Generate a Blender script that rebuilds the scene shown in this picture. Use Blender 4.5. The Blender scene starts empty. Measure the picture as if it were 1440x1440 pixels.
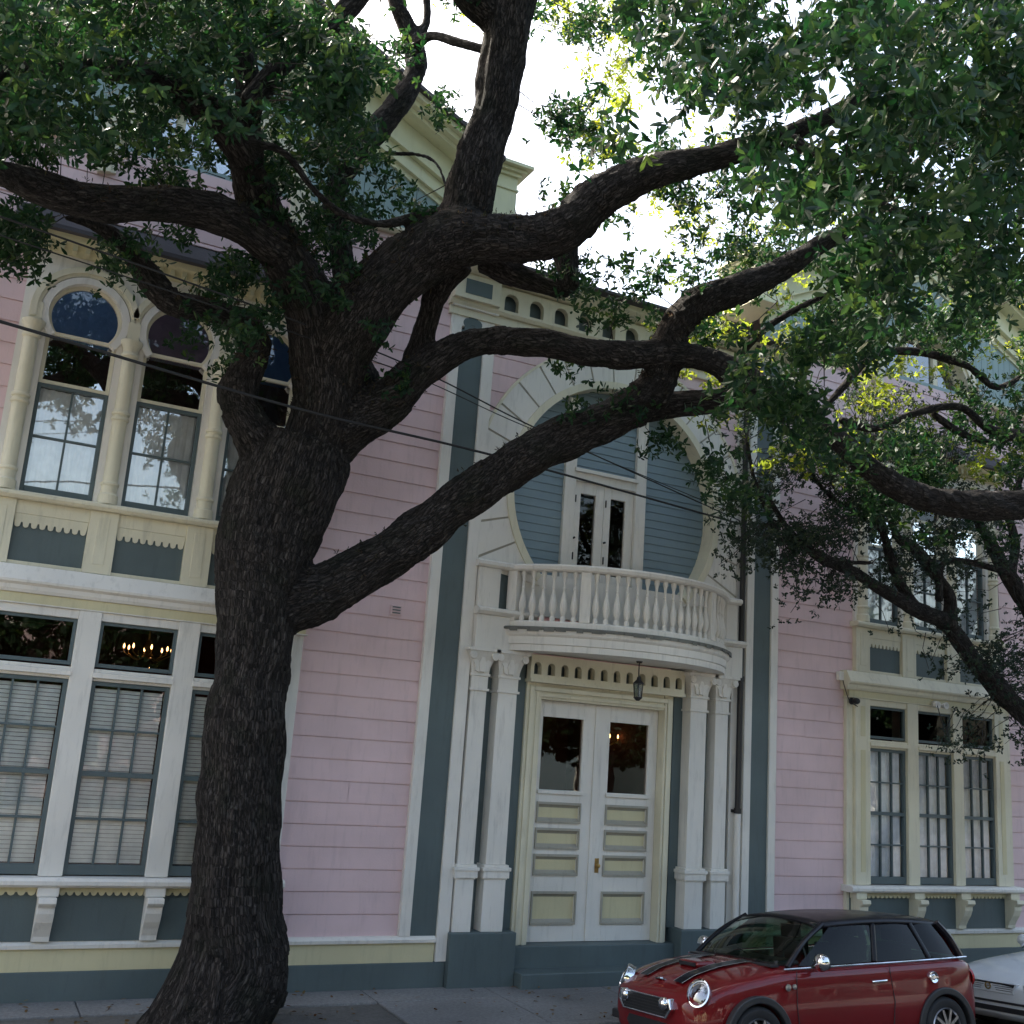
import bpy, bmesh, math, random
import numpy as np
from mathutils import Vector, Matrix
from mathutils.geometry import tessellate_polygon
random.seed(7); rng = np.random.default_rng(11)
R = math.radians
sc = bpy.context.scene
COL = sc.collection

# ------------------------------------------------------------------ camera
D, H, FPX = 12.1, 2.74, 1492.53
AX = Vector((0.88689095, -0.45672512, 0.06947378))     # image right in world
AD = Vector((0.16025002, 0.16309805, -0.97350858))     # image down
AF = Vector((0.43329479, 0.87452913, 0.21784039))      # view direction
cd = bpy.data.cameras.new('camera'); cam = bpy.data.objects.new('camera', cd); COL.objects.link(cam)
cd.sensor_width = 36; cd.lens = 36*FPX/1440; cd.clip_end = 2000; cd.clip_start = .05
M = Matrix(((AX.x, -AD.x, -AF.x, 0), (AX.y, -AD.y, -AF.y, -D), (AX.z, -AD.z, -AF.z, H), (0, 0, 0, 1)))
cam.matrix_world = M; sc.camera = cam
CAM = Vector((0, -D, H))
def at(u, v, y):
    """world point at depth plane y seen at photo coordinates u, v"""
    r = AX*((u-720)/FPX) + AD*((v-720)/FPX) + AF
    return CAM + r*((y+D)/r.y)

# ------------------------------------------------------------------ light
SUN_EL, SUN_AZ = R(47), R(-30)           # behind the house, a little to the left
w = bpy.data.worlds.new('World'); sc.world = w; w.use_nodes = True
nt = w.node_tree; nt.nodes.clear()
sk = nt.nodes.new('ShaderNodeTexSky'); sk.sky_type = 'NISHITA'; sk.sun_disc = False
sk.sun_elevation = SUN_EL; sk.sun_rotation = SUN_AZ; sk.air_density = 1.3; sk.dust_density = 7.0; sk.ozone_density = 0.2
bg = nt.nodes.new('ShaderNodeBackground'); bg.inputs[1].default_value = .15
ow = nt.nodes.new('ShaderNodeOutputWorld')
nt.links.new(sk.outputs[0], bg.inputs[0]); nt.links.new(bg.outputs[0], ow.inputs[0])
sl = bpy.data.lights.new('sun', 'SUN'); sl.energy = 3.6; sl.angle = R(.5); sl.color = (1, .95, .84)
so = bpy.data.objects.new('sun', sl); COL.objects.link(so)
sd = Vector((math.sin(SUN_AZ)*math.cos(SUN_EL), math.cos(SUN_AZ)*math.cos(SUN_EL), math.sin(SUN_EL)))
so.rotation_euler = sd.to_track_quat('Z', 'Y').to_euler(); so.location = (0, 0, 30)
sc.view_settings.view_transform = 'Standard'; sc.view_settings.look = 'None'
sc.view_settings.exposure = 2.0; sc.view_settings.gamma = 1
sc.render.engine = 'CYCLES'
sc.cycles.max_bounces = 8; sc.cycles.transparent_max_bounces = 12

# ------------------------------------------------------------------ materials
class NT:
    def __init__(s, name):
        s.m = bpy.data.materials.new(name); s.m.use_nodes = True; s.t = s.m.node_tree
        s.p = s.t.nodes['Principled BSDF']; s.out = s.t.nodes['Material Output']
    def n(s, kind, **kw):
        x = s.t.nodes.new(kind)
        for k, v in kw.items():
            if k in x.inputs.keys(): x.inputs[k].default_value = v
            else: setattr(x, k, v)
        return x
    def l(s, a, b): s.t.links.new(a, b)
    def ramp(s, fac, stops):
        r = s.n('ShaderNodeValToRGB'); e = r.color_ramp.elements
        while len(e) < len(stops): e.new(.5)
        for i, (p, c) in enumerate(stops): e[i].position = p; e[i].color = (*c, 1) if len(c) == 3 else c
        s.l(fac, r.inputs[0]); return r
    def mix(s, fac, a, b, mode='MIX'):
        x = s.n('ShaderNodeMix', data_type='RGBA', blend_type=mode)
        for sock, v in ((x.inputs[0], fac), (x.inputs[6], a), (x.inputs[7], b)):
            if hasattr(v, 'links'): s.l(v, sock)
            else: sock.default_value = v if not isinstance(v, tuple) or len(v) == 4 else (*v, 1)
        return x.outputs[2]
def paint(name, c, rough=.6, var=.12, dirt=.18, bump=.15):
    """weathered oil paint on timber: patchy tone, grime streaks, faint brush and grain relief"""
    k = NT(name); tc = k.n('ShaderNodeTexCoord')
    n1 = k.n('ShaderNodeTexNoise', Scale=1.1, Detail=5.0); k.l(tc.outputs['Object'], n1.inputs['Vector'])
    mp = k.n('ShaderNodeMapping'); mp.inputs['Scale'].default_value = (6, 6, .8); k.l(tc.outputs['Object'], mp.inputs[0])
    n2 = k.n('ShaderNodeTexNoise', Scale=2.2, Detail=7.0, Roughness=.7); k.l(mp.outputs[0], n2.inputs['Vector'])
    n3 = k.n('ShaderNodeTexNoise', Scale=60.0, Detail=3.0); k.l(tc.outputs['Object'], n3.inputs['Vector'])
    lo = tuple(x*(1-var) for x in c); hi = tuple(min(1, x*(1+var*.6)) for x in c)
    r1 = k.ramp(n1.outputs[0], [(.3, lo), (.7, hi)])
    r2 = k.ramp(n2.outputs[0], [(.52, (0, 0, 0)), (.78, (1, 1, 1))])
    ma = k.n('ShaderNodeMath', operation='MULTIPLY'); k.l(r2.outputs[0], ma.inputs[0]); ma.inputs[1].default_value = dirt
    g = tuple(x*.38+.015 for x in c)
    k.l(k.mix(ma.outputs[0], r1.outputs[0], g), k.p.inputs['Base Color'])
    k.p.inputs['Roughness'].default_value = rough
    b = k.n('ShaderNodeBump', Strength=bump, Distance=.01); k.l(n3.outputs[0], b.inputs['Height'])
    k.l(b.outputs[0], k.p.inputs['Normal'])
    return k.m
def plain(name, c, rough=.5, metal=0, coat=0):
    k = NT(name); tc = k.n('ShaderNodeTexCoord'); n = k.n('ShaderNodeTexNoise', Scale=9.0, Detail=4.0)
    k.l(tc.outputs['Object'], n.inputs['Vector'])
    r = k.ramp(n.outputs[0], [(.3, tuple(x*.88 for x in c)), (.7, tuple(min(1, x*1.08) for x in c))])
    k.l(r.outputs[0], k.p.inputs['Base Color']); k.p.inputs['Roughness'].default_value = rough
    k.p.inputs['Metallic'].default_value = metal; k.p.inputs['Coat Weight'].default_value = coat
    k.p.inputs['Coat Roughness'].default_value = .03
    return k.m
PINK = paint('pink_paint', (.68, .50, .505), var=.12, dirt=.28)
WHITE = paint('white_paint', (.72, .69, .63), var=.10, dirt=.48)
CREAM = paint('cream_paint', (.68, .635, .48), var=.12, dirt=.45)
YELLOW = paint('yellow_paint', (.60, .545, .34), var=.10, dirt=.28)
TEAL = paint('teal_paint', (.090, .120, .122), rough=.55, var=.18, dirt=.45)
BLUE = paint('blue_grey_paint', (.19, .26, .30), rough=.55, var=.08, dirt=.15)
SASH = paint('sash_paint', (.080, .110, .115), rough=.5, var=.1, dirt=.1)
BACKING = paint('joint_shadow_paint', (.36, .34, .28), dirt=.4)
ROOF = paint('slate_roof', (.06, .055, .06), rough=.8, var=.3, bump=.6)
BLACK = plain('black_pipe_paint', (.012, .012, .014), .45)
CLOTH = plain('curtain_cloth', (.86, .86, .88), .9)
BLIND = plain('blind_slats', (.84, .84, .81), .7)
SHADE = plain('blue_window_shade', (.055, .13, .30), .8)
SHADE2 = plain('purple_window_shade', (.10, .08, .14), .8)
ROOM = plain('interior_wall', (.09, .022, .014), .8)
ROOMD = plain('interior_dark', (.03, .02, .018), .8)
BRASS = plain('brass', (.55, .36, .14), .3, 1)
CHROME = plain('chrome', (.8, .8, .82), .08, 1)
RUBBER = plain('rubber', (.018, .018, .019), .75)
TRIMB = plain('black_plastic', (.02, .02, .022), .5)
ALLOY = plain('alloy', (.42, .42, .44), .28, 1)
def glass(name, tint=(1, 1, 1), refl=.14, rough=.01, warp=.35, ior=1.5):
    k = NT(name); k.t.nodes.remove(k.p)
    tr = k.n('ShaderNodeBsdfTransparent'); tr.inputs[0].default_value = (*tint, 1)
    gl = k.n('ShaderNodeBsdfGlossy', Roughness=rough); gl.inputs[0].default_value = (1, 1, 1, 1)
    fr = k.n('ShaderNodeFresnel', IOR=ior)
    ad = k.n('ShaderNodeMath', operation='ADD', use_clamp=True); k.l(fr.outputs[0], ad.inputs[0]); ad.inputs[1].default_value = refl
    tc = k.n('ShaderNodeTexCoord'); nz = k.n('ShaderNodeTexNoise', Scale=2.2, Detail=2.0); k.l(tc.outputs['Object'], nz.inputs['Vector'])
    b = k.n('ShaderNodeBump', Strength=warp, Distance=.02); k.l(nz.outputs[0], b.inputs['Height'])
    k.l(b.outputs[0], gl.inputs['Normal'])
    mx = k.n('ShaderNodeMixShader'); k.l(ad.outputs[0], mx.inputs[0]); k.l(tr.outputs[0], mx.inputs[1]); k.l(gl.outputs[0], mx.inputs[2])
    k.l(mx.outputs[0], k.out.inputs[0]); return k.m
GLASS = glass('window_glass', (.93, .96, .96), .17, warp=.06)
GLASSU = glass('upper_light_glass', (.9, .92, .92), .32, warp=.12)
GLASSL = glass('ground_floor_glass', (.95, .96, .95), .02, warp=.08)
GLASSD = glass('dark_window_glass', (.6, .52, .5), .0, warp=.06)
GLASSR = glass('shade_glass', (1, 1, 1), .0, warp=.05)
CARGLASS = glass('car_glass', (.12, .20, .14), .0, .005, .02, 1.3)
def emit(name, c, s):
    k = NT(name); k.p.inputs['Base Color'].default_value = (*c, 1)
    k.p.inputs['Emission Color'].default_value = (*c, 1); k.p.inputs['Emission Strength'].default_value = s; return k.m
BULB = emit('warm_bulb', (1, .55, .2), 3.5)
def carpaint(name, c, coat=.8):
    k = NT(name); tc = k.n('ShaderNodeTexCoord'); n = k.n('ShaderNodeTexNoise', Scale=3.0, Detail=6.0); k.l(tc.outputs['Object'], n.inputs['Vector'])
    r = k.ramp(n.outputs[0], [(.3, tuple(x*.85 for x in c)), (.75, c)]); k.l(r.outputs[0], k.p.inputs['Base Color'])
    rr = k.ramp(n.outputs[0], [(.35, (.45,)*3), (.7, (.6,)*3)]); k.l(rr.outputs[0], k.p.inputs['Roughness'])
    k.p.inputs['Specular IOR Level'].default_value = .15; k.p.inputs['Coat Weight'].default_value = coat; k.p.inputs['Coat Roughness'].default_value = .03
    return k.m
SCREEN = glass('windscreen_glass', (.36, .50, .40), .0, .005, .02, 1.35)
CARRED = carpaint('red_car_paint', (.15, .003, .005)); CARBLK = carpaint('black_car_paint', (.008, .008, .012), .35)
CARSIL = carpaint('silver_car_paint', (.66, .69, .71)); LAMPG = glass('lamp_glass', (.75, .8, .85), .25, .02, .1)
LAMPR = carpaint('red_lamp', (.35, .01, .01)); WHITEP = carpaint('white_stripe', (.45, .45, .45), .2)
def ground_mat(name, c, sc1, crack=False, rough=.85):
    k = NT(name); tc = k.n('ShaderNodeTexCoord'); c = tuple(x*.9 for x in c)
    a = k.n('ShaderNodeTexNoise', Scale=.7, Detail=6.0); b = k.n('ShaderNodeTexNoise', Scale=sc1, Detail=8.0, Roughness=.75)
    k.l(tc.outputs['Object'], a.inputs['Vector']); k.l(tc.outputs['Object'], b.inputs['Vector'])
    r = k.ramp(a.outputs[0], [(.3, tuple(x*.7 for x in c)), (.7, tuple(x*1.2 for x in c))])
    r2 = k.ramp(b.outputs[0], [(.3, (.55,)*3), (.7, (1.15,)*3)])
    k.l(k.mix(1.0, r.outputs[0], r2.outputs[0], 'MULTIPLY'), k.p.inputs['Base Color']); k.p.inputs['Roughness'].default_value = rough
    bp = k.n('ShaderNodeBump', Strength=.5, Distance=.02); k.l(b.outputs[0], bp.inputs['Height']); k.l(bp.outputs[0], k.p.inputs['Normal'])
    return k.m
ASPHALT = ground_mat('asphalt', (.055, .055, .057), 40); CONCRETE = ground_mat('concrete', (.23, .228, .225), 25)
SOIL = ground_mat('soil', (.12, .115, .105), 18); EARTH = ground_mat('earth', (.10, .10, .06), 4)
def bark_mat(name, c=(.054, .047, .043)):
    k = NT(name); at_ = k.n('ShaderNodeAttribute', attribute_name='barkco')
    n = k.n('ShaderNodeTexNoise', Scale=34.0, Detail=8.0, Roughness=.7); k.l(at_.outputs['Vector'], n.inputs['Vector'])
    v = k.n('ShaderNodeTexVoronoi', Scale=42.0, feature='DISTANCE_TO_EDGE')
    wv = k.mix(.06, at_.outputs['Vector'], n.outputs[1]); k.l(wv, v.inputs['Vector'])
    tc = k.n('ShaderNodeTexCoord'); big = k.n('ShaderNodeTexNoise', Scale=2.5, Detail=5.0); k.l(tc.outputs['Object'], big.inputs['Vector'])
    r = k.ramp(n.outputs[0], [(.32, tuple(x*.35 for x in c)), (.55, c), (.75, tuple(x*2.9 for x in c))])
    moss = k.ramp(big.outputs[0], [(.52, (0, 0, 0)), (.70, (1, 1, 1))])
    mm = k.n('ShaderNodeMath', operation='MULTIPLY'); k.l(moss.outputs[0], mm.inputs[0]); mm.inputs[1].default_value = .55
    col = k.mix(mm.outputs[0], r.outputs[0], (.022, .027, .016))
    lc = k.n('ShaderNodeTexNoise', Scale=6.5, Detail=8.0, Roughness=.75); k.l(tc.outputs['Object'], lc.inputs['Vector'])
    lr = k.ramp(lc.outputs[0], [(.60, (0, 0, 0)), (.70, (1, 1, 1))]); ml = k.n('ShaderNodeMath', operation='MULTIPLY'); k.l(lr.outputs[0], ml.inputs[0]); ml.inputs[1].default_value = .5
    col = k.mix(ml.outputs[0], col, (.13, .135, .115))
    e = k.ramp(v.outputs['Distance'], [(0, (.35,)*3), (.16, (1,)*3)])
    k.l(k.mix(1.0, col, e.outputs[0], 'MULTIPLY'), k.p.inputs['Base Color']); k.p.inputs['Roughness'].default_value = .95
    k.p.inputs['Specular IOR Level'].default_value = .2
    h = k.n('ShaderNodeMath', operation='ADD'); k.l(e.outputs[0], h.inputs[0]); k.l(n.outputs[0], h.inputs[1])
    bp = k.n('ShaderNodeBump', Strength=1.0, Distance=.035); k.l(h.outputs[0], bp.inputs['Height']); k.l(bp.outputs[0], k.p.inputs['Normal'])
    return k.m
BARK = bark_mat('oak_bark'); TWIG = plain('twig_bark', (.018, .014, .011), .9)
def leaf_mat(name, a, b, c, trans=.42):
    k = NT(name); at_ = k.n('ShaderNodeAttribute', attribute_name='lv')
    r = k.ramp(at_.outputs['Fac'], [(0, a), (.6, b), (.97, c), (1, (.16, .10, .02))]); k.l(r.outputs[0], k.p.inputs['Base Color'])
    k.p.inputs['Roughness'].default_value = .5; k.p.inputs['Specular IOR Level'].default_value = .20
    tr = k.n('ShaderNodeBsdfTranslucent'); hs = k.n('ShaderNodeHueSaturation', Saturation=1.15, Value=4.2, Hue=.462)
    k.l(r.outputs[0], hs.inputs['Color']); k.l(hs.outputs[0], tr.inputs[0])
    mx = k.n('ShaderNodeMixShader'); mx.inputs[0].default_value = trans
    k.l(k.p.outputs[0], mx.inputs[1]); k.l(tr.outputs[0], mx.inputs[2]); k.l(mx.outputs[0], k.out.inputs[0]); return k.m
LEAF = leaf_mat('oak_leaf', (.006, .020, .010), (.013, .037, .014), (.034, .066, .018), .22)
LEAFSUN = leaf_mat('sunlit_oak_leaf', (.045, .072, .016), (.065, .100, .020), (.10, .12, .025), .5)  # same oak leaf with sunlight put into its brighter, yellower colour
LEAF2 = leaf_mat('small_oak_leaf', (.010, .018, .014), (.019, .030, .020), (.03, .045, .02), .28)
FERN = leaf_mat('resurrection_fern', (.018, .022, .010), (.035, .024, .014), (.04, .04, .015), .25)

# ------------------------------------------------------------------ mesh helpers
def tag(o, label=None, cat=None, group=None, kind=None):
    if label: o['label'] = label
    if cat: o['category'] = cat
    if group: o['group'] = group
    if kind: o['kind'] = kind
    return o
def empty(name, loc=(0, 0, 0), rot=(0, 0, 0), **kw):
    o = bpy.data.objects.new(name, None); COL.objects.link(o); o.location = loc; o.rotation_euler = rot
    o.empty_display_size = .2
    return tag(o, **kw)
def obj(name, me, mat, parent=None, bevel=0, smooth=False):
    o = bpy.data.objects.new(name, me); COL.objects.link(o)
    for m in (mat if isinstance(mat, (list, tuple)) else [mat]): me.materials.append(m)
    if parent: o.parent = parent
    if bevel:
        b = o.modifiers.new('bevel', 'BEVEL'); b.width = bevel; b.segments = 2; b.limit_method = 'ANGLE'; b.angle_limit = R(40); b.use_clamp_overlap = True
    if smooth: me.shade_smooth(); me.set_sharp_from_angle(angle=R(smooth if smooth is not True else 45))
    return o
class MB:
    def __init__(s): s.v = []; s.f = []; s.mi = []; s.m = 0; s.pr = []
    def add(s, vs, fs):
        o = len(s.v); s.v += [tuple(p) for p in vs]; s.pr.append((o, len(s.v), len(s.f), len(s.f)+len(fs)))
        for f in fs: s.f.append([i+o for i in f]); s.mi.append(s.m)
        return s
    def box(s, x0, x1, y0, y1, z0, z1):
        v = [(x, y, z) for x in (x0, x1) for y in (y0, y1) for z in (z0, z1)]
        return s.add(v, [(0, 1, 3, 2), (4, 6, 7, 5), (0, 4, 5, 1), (2, 3, 7, 6), (0, 2, 6, 4), (1, 5, 7, 3)])
    def prism(s, poly, y0, y1, holes=()):
        """polygon in x,z extruded from y0 (front) to y1"""
        loops = [list(poly)]+[list(h) for h in holes]
        tri = tessellate_polygon([[Vector((a, b, 0)) for a, b in l] for l in loops])
        flat = [p for l in loops for p in l]; n = len(flat)
        vs = [(a, y0, b) for a, b in flat]+[(a, y1, b) for a, b in flat]
        fs = [tuple(t) for t in tri]+[tuple(i+n for i in reversed(t)) for t in tri]
        o = 0
        for l in loops:
            m = len(l)
            for i in range(m): fs.append((o+i, o+(i+1) % m, n+o+(i+1) % m, n+o+i))
            o += m
        return s.add(vs, fs)
    def prismx(s, poly, x0, x1):
        """profile in y,z extruded along x"""
        n = len(poly)
        vs = [(x0, a, b) for a, b in poly]+[(x1, a, b) for a, b in poly]
        return s.add(vs, [tuple(range(n)), tuple(reversed(range(n, 2*n)))]+[(i, i+n, (i+1) % n+n, (i+1) % n) for i in range(n)])
    def lathe(s, prof, c=(0, 0, 0), n=14, axis='z', a0=0, a1=2*math.pi):
        full = abs(a1-a0-2*math.pi) < 1e-6; m = n if full else n+1; vs = []
        for r, h in prof:
            for i in range(m):
                a = a0+(a1-a0)*i/n; p = (r*math.cos(a), r*math.sin(a), h)
                if axis == 'y': p = (p[0], p[2], p[1])
                if axis == 'x': p = (p[2], p[0], p[1])
                vs.append((c[0]+p[0], c[1]+p[1], c[2]+p[2]))
        fs = []
        for k in range(len(prof)-1):
            for i in range(n):
                j = (i+1) % m; fs.append((k*m+i, k*m+j, (k+1)*m+j, (k+1)*m+i))
        return s.add(vs, fs)
    def tube(s, pts, rad, n=8, caps=True):
        pts = [Vector(p) for p in pts]
        if not hasattr(rad, '__len__'): rad = [rad]*len(pts)
        up = None; vs = []
        for i, p in enumerate(pts):
            t = (pts[min(i+1, len(pts)-1)]-pts[max(i-1, 0)]).normalized()
            if up is None: up = t.orthogonal().normalized()
            up = (up-t*up.dot(t)); up = up.normalized() if up.length > 1e-6 else t.orthogonal().normalized()
            b = t.cross(up)
            for k in range(n):
                a = 2*math.pi*k/n; vs.append(p+(up*math.cos(a)+b*math.sin(a))*rad[i])
        fs = [(i*n+k, i*n+(k+1) % n, (i+1)*n+(k+1) % n, (i+1)*n+k) for i in range(len(pts)-1) for k in range(n)]
        if caps: fs += [tuple(reversed(range(n))), tuple(range((len(pts)-1)*n, len(pts)*n))]
        return s.add(vs, fs)
    def arcband(s, cx, cz, r0, r1, y0, y1, a0, a1, n=24):
        """ring sector in the x,z plane with thickness"""
        vs = []; 
        for i in range(n+1):
            a = R(a0+(a1-a0)*i/n); c, q = math.cos(a), math.sin(a)
            vs += [(cx+c*r0, y0, cz+q*r0), (cx+c*r1, y0, cz+q*r1), (cx+c*r1, y1, cz+q*r1), (cx+c*r0, y1, cz+q*r0)]
        fs = [(i*4+k, i*4+(k+1) % 4, i*4+4+(k+1) % 4, i*4+4+k) for i in range(n) for k in range(4)]+[(0, 1, 2, 3), (n*4+3, n*4+2, n*4+1, n*4)]
        return s.add(vs, fs)
    def mesh(s, name):
        me = bpy.data.meshes.new(name); me.from_pydata(s.v, [], s.f); me.update()
        bm = bmesh.new(); bm.from_mesh(me); bmesh.ops.recalc_face_normals(bm, faces=bm.faces); bm.to_mesh(me); bm.free()
        if any(s.mi): me.polygons.foreach_set('material_index', s.mi)
        return me
    def pieces(s, tol=.014):
        """separate meshes for primitives that do not touch"""
        n = len(s.pr); A = np.array([np.min(s.v[a:b], 0) for a, b, _, _ in s.pr])-tol; B = np.array([np.max(s.v[a:b], 0) for a, b, _, _ in s.pr])+tol
        lab = -np.ones(n, int); k = 0
        for i in range(n):
            if lab[i] >= 0: continue
            st = [i]; lab[i] = k
            while st:
                j = st.pop(); hit = np.where((lab < 0) & np.all(A <= B[j], 1) & np.all(B >= A[j], 1))[0]
                lab[hit] = k; st += list(hit)
            k += 1
        out = []
        for g in range(k):
            q = MB()
            for i in np.where(lab == g)[0]:
                a, b, c, d = s.pr[i]; q.add(s.v[a:b], [[t-a for t in f] for f in s.f[c:d]])
            out.append(q)
        return out
    def build(s, name, mat, parent=None, **kw): return obj(name, s.mesh(name), mat, parent, **kw)
def circ(cx, cz, r, a0, a1, n=32): return [(cx+r*math.cos(R(a0+(a1-a0)*i/n)), cz+r*math.sin(R(a0+(a1-a0)*i/n))) for i in range(n+1)]
def spline(P, k=6):
    """Catmull-Rom through tuples"""
    P = [np.array(p, float) for p in P]; Q = [2*P[0]-P[1]]+P+[2*P[-1]-P[-2]]; out = []
    for i in range(1, len(Q)-2):
        for j in range(k):
            t = j/k; a, b, c, d = Q[i-1:i+3]
            out.append(.5*((2*b)+(-a+c)*t+(2*a-5*b+4*c-d)*t*t+(-a+3*b-3*c+d)*t**3))
    out.append(P[-1]); return out

# ------------------------------------------------------------------ ground
KERB = -1.86
m = MB(); m.box(-400, 400, -400, 400, -1.2, -.34); m.build('ground', EARTH)['kind'] = 'structure'
# road: cambered
m = MB()
ys = [KERB+.03, -2.4, -3.5, -4.5, -5.6, -6.8, -8.0, -9.0, -9.7]
zs = [-.215, -.165, -.07, .0, .035, .0, -.07, -.13, -.16]
vs = []; X0, X1 = -120, 140
for y, z in zip(ys, zs): vs += [(X0, y, z), (X1, y, z)]
n_ = len(ys)
for y, z in zip(ys, zs): vs += [(X0, y, -.36), (X1, y, -.36)]
fs = [(2*i, 2*i+1, 2*i+3, 2*i+2) for i in range(n_-1)]
m.add(vs, fs); m.build('road', ASPHALT)['kind'] = 'structure'
def roadz(y): return float(np.interp(-y, [-a for a in ys], zs))
# sidewalk with joints, kerb
TREE = Vector((2.62, -1.30, 0))
m = MB(); x = -30
while x < 45:
    w_ = 1.5
    for (ya, yb) in ((-.05+.9, -.62), (-.632, KERB+.15)):
        if ya < -.5 and x < TREE.x+.8 and x+w_ > TREE.x-1.3: continue
        m.box(x+.006, x+w_-.006, yb, ya, -.12, random.uniform(-.004, .004))
    x += w_
m.build('sidewalk', CONCRETE, bevel=.008)['kind'] = 'structure'
m = MB(); m.box(-30, 45, KERB+.16, 1.2, -.13, -.022); m.build('soil_bed', SOIL)['kind'] = 'structure'
m = MB(); x = -30
while x < 45: m.box(x+.004, x+2.396, KERB, KERB+.142, -.3, .004); x += 2.4
m.build('kerb', CONCRETE, bevel=.02)['kind'] = 'structure'
m = MB(); m.box(-60, 60, -9.95, -9.7, -.3, 0); m.box(-60, 60, -30, -9.95, -.3, -.01); m.build('far_sidewalk', CONCRETE)['kind'] = 'structure'

# ------------------------------------------------------------------ the house
house = empty('victorian_house', (7.6, 0, 0), label='pink timber house with horseshoe arches and a curved balcony over its double door', cat='house')
HX = Vector((7.6, 0, 0))
SPLIT = {'siding', 'wall', 'foundation', 'water_table', 'base_moulding', 'corner_board', 'pilaster_panel', 'pilaster', 'frieze', 'scalloped_trim', 'console_bracket', 'pier_inset', 'upper_bay_panel', 'colonnette', 'portal_wall', 'plinth', 'entablature_block', 'entablature_ledge', 'pedestal', 'pedestal_gap', 'pedestal_cap', 'pediment_base', 'recess_siding', 'frieze_panel', 'interior_wall', 'inner_arch_moulding', 'voussoir_ring', 'flashing_flake'}
def hb(mb, name, mat, parent=None, **kw):
    """house part: built in world coordinates, parented without moving"""
    if name in SPLIT:
        for q in mb.pieces():
            o = q.build(name, mat, parent or house, **kw); o.matrix_parent_inverse = Matrix.Translation(-HX) if (parent is None or parent is house) else Matrix.Identity(4)
        return o
    o = mb.build(name, mat, parent or house, **kw)
    o.matrix_parent_inverse = Matrix.Translation(-HX) if (parent is None or parent is house) else Matrix.Identity(4)
    return o
def kf(p): return (D-p)/D
def PX(x, p): return x*kf(p)
def PZ(z, p): return H+(z-H)*kf(p)
WL, WR = -1.7, 16.9

def boards(mb, x0, x1, z0, z1, pitch=.242, y=0., base=.56, lap=.013, clip=None):
    """horizontal boards, each proud at its bottom edge, dark lap shadow between"""
    k0 = math.floor((z0-base)/pitch)
    z = base+k0*pitch
    while z < z1-1e-4:
        a, b = max(z, z0), min(z+pitch, z1)
        if b-a > .01:
            segs = [(x0, x1, x0, x1)]
            if clip: segs = clip(a, b, x0, x1)
            elif x1-x0 > 1.2 and pitch > .2 and random.random() < .22:
                xj = random.uniform(x0+.2, x1-.2+(x1-x0)*1.2)
                if xj < x1-.2: segs = [(x0, xj-.003, x0, xj-.003), (xj+.003, x1, xj+.003, x1)]
            jz = random.uniform(-.0025, .0025)
            for (xa, xb, xc, xd) in segs:
                if xb-xa < .01 and xd-xc < .01: continue
                vs = [(xa, y-lap+jz, a+jz*.8), (xb, y-lap-jz, a-jz*.8), (xd, y-lap*.45, b-.012), (xc, y-lap*.45, b-.012), (xd, y+.004, b-.010), (xc, y+.004, b-.010), (xd, y+.004, b), (xc, y+.004, b), (xa, y+.02, a), (xb, y+.02, a)]
                mb.add(vs, [(0, 1, 2, 3), (3, 2, 4, 5), (5, 4, 6, 7), (0, 8, 9, 1)])
        z += pitch
# pink siding regions
XL1 = 3.36
GAPX, GAPZ, GZ0 = 1.62, 12.0, 9.18           # left gable apex x, apex z, pediment base z
def gable(xc):
    return lambda z: (xc-(GAPZ-z)/.475, xc+(GAPZ-z)/.475)
m = MB()
boards(m, WL, -.10, .56, 9.18); boards(m, 3.30, 4.92, .56, 9.18)
boards(m, 15.32, WR, .56, 9.18); boards(m, 10.28, 11.9, .56, 9.18)
boards(m, -.10, 3.30, 8.25, 9.18); boards(m, 11.9, 15.32, 8.25, 9.18)
boards(m, -.10, .02, 4.2, 8.25); boards(m, 3.22, 3.30, 4.2, 8.25); boards(m, 11.9, 12.0, 4.2, 8.25); boards(m, 15.2, 15.32, 4.2, 8.25)
boards(m, 4.92, 5.55, 8.3, 9.18); boards(m, 9.65, 10.28, 8.3, 9.18)
CX, CZ, CR = 7.585, 6.13, 1.62
def clipc(a, b, x0, x1):
    def hw(z):
        d = (CR+.2)**2-(z-CZ)**2; return math.sqrt(d) if d > 0 else 0
    if hw(a) == 0 and hw(b) == 0: return [(x0, x1, x0, x1)]
    return [(x0, CX-hw(a), x0, CX-hw(b)), (CX+hw(a), x1, CX+hw(b), x1)]
boards(m, 5.50, 9.70, 6.4, 8.34, clip=clipc)
hb(m, 'siding', PINK)
# solid shell behind siding
m = MB()
m.box(WL+.02, -.12, .03, .3, 0, 9.2); m.box(3.32, 5.5, .03, .3, 0, 9.2); m.box(9.7, 11.88, .03, .3, 0, 9.2); m.box(15.34, WR-.02, .03, .3, 0, 9.2)
m.box(-.12, 3.32, .03, .3, 8.2, 9.2); m.box(11.88, 15.34, .03, .3, 8.2, 9.2)
m.box(-.12, 3.32, .31, .5, 3.78, 5.0); m.box(11.88, 15.34, .31, .5, 3.78, 5.0); m.box(-.12, 3.32, .2, .5, 0, 1.15); m.box(11.88, 15.34, .2, .5, 0, 1.15)
m.box(WL+.02, WL+.3, .3, 10, 0, 9.2); m.box(WR-.3, WR-.02, .3, 10, 0, 9.2); m.box(WL+.3, WR-.3, 9.7, 10, 0, 9.2)
hb(m, 'wall', PINK)
m = MB(); boards(m, 0, 10, .56, 9.18)
me = m.mesh('side_siding')
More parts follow.
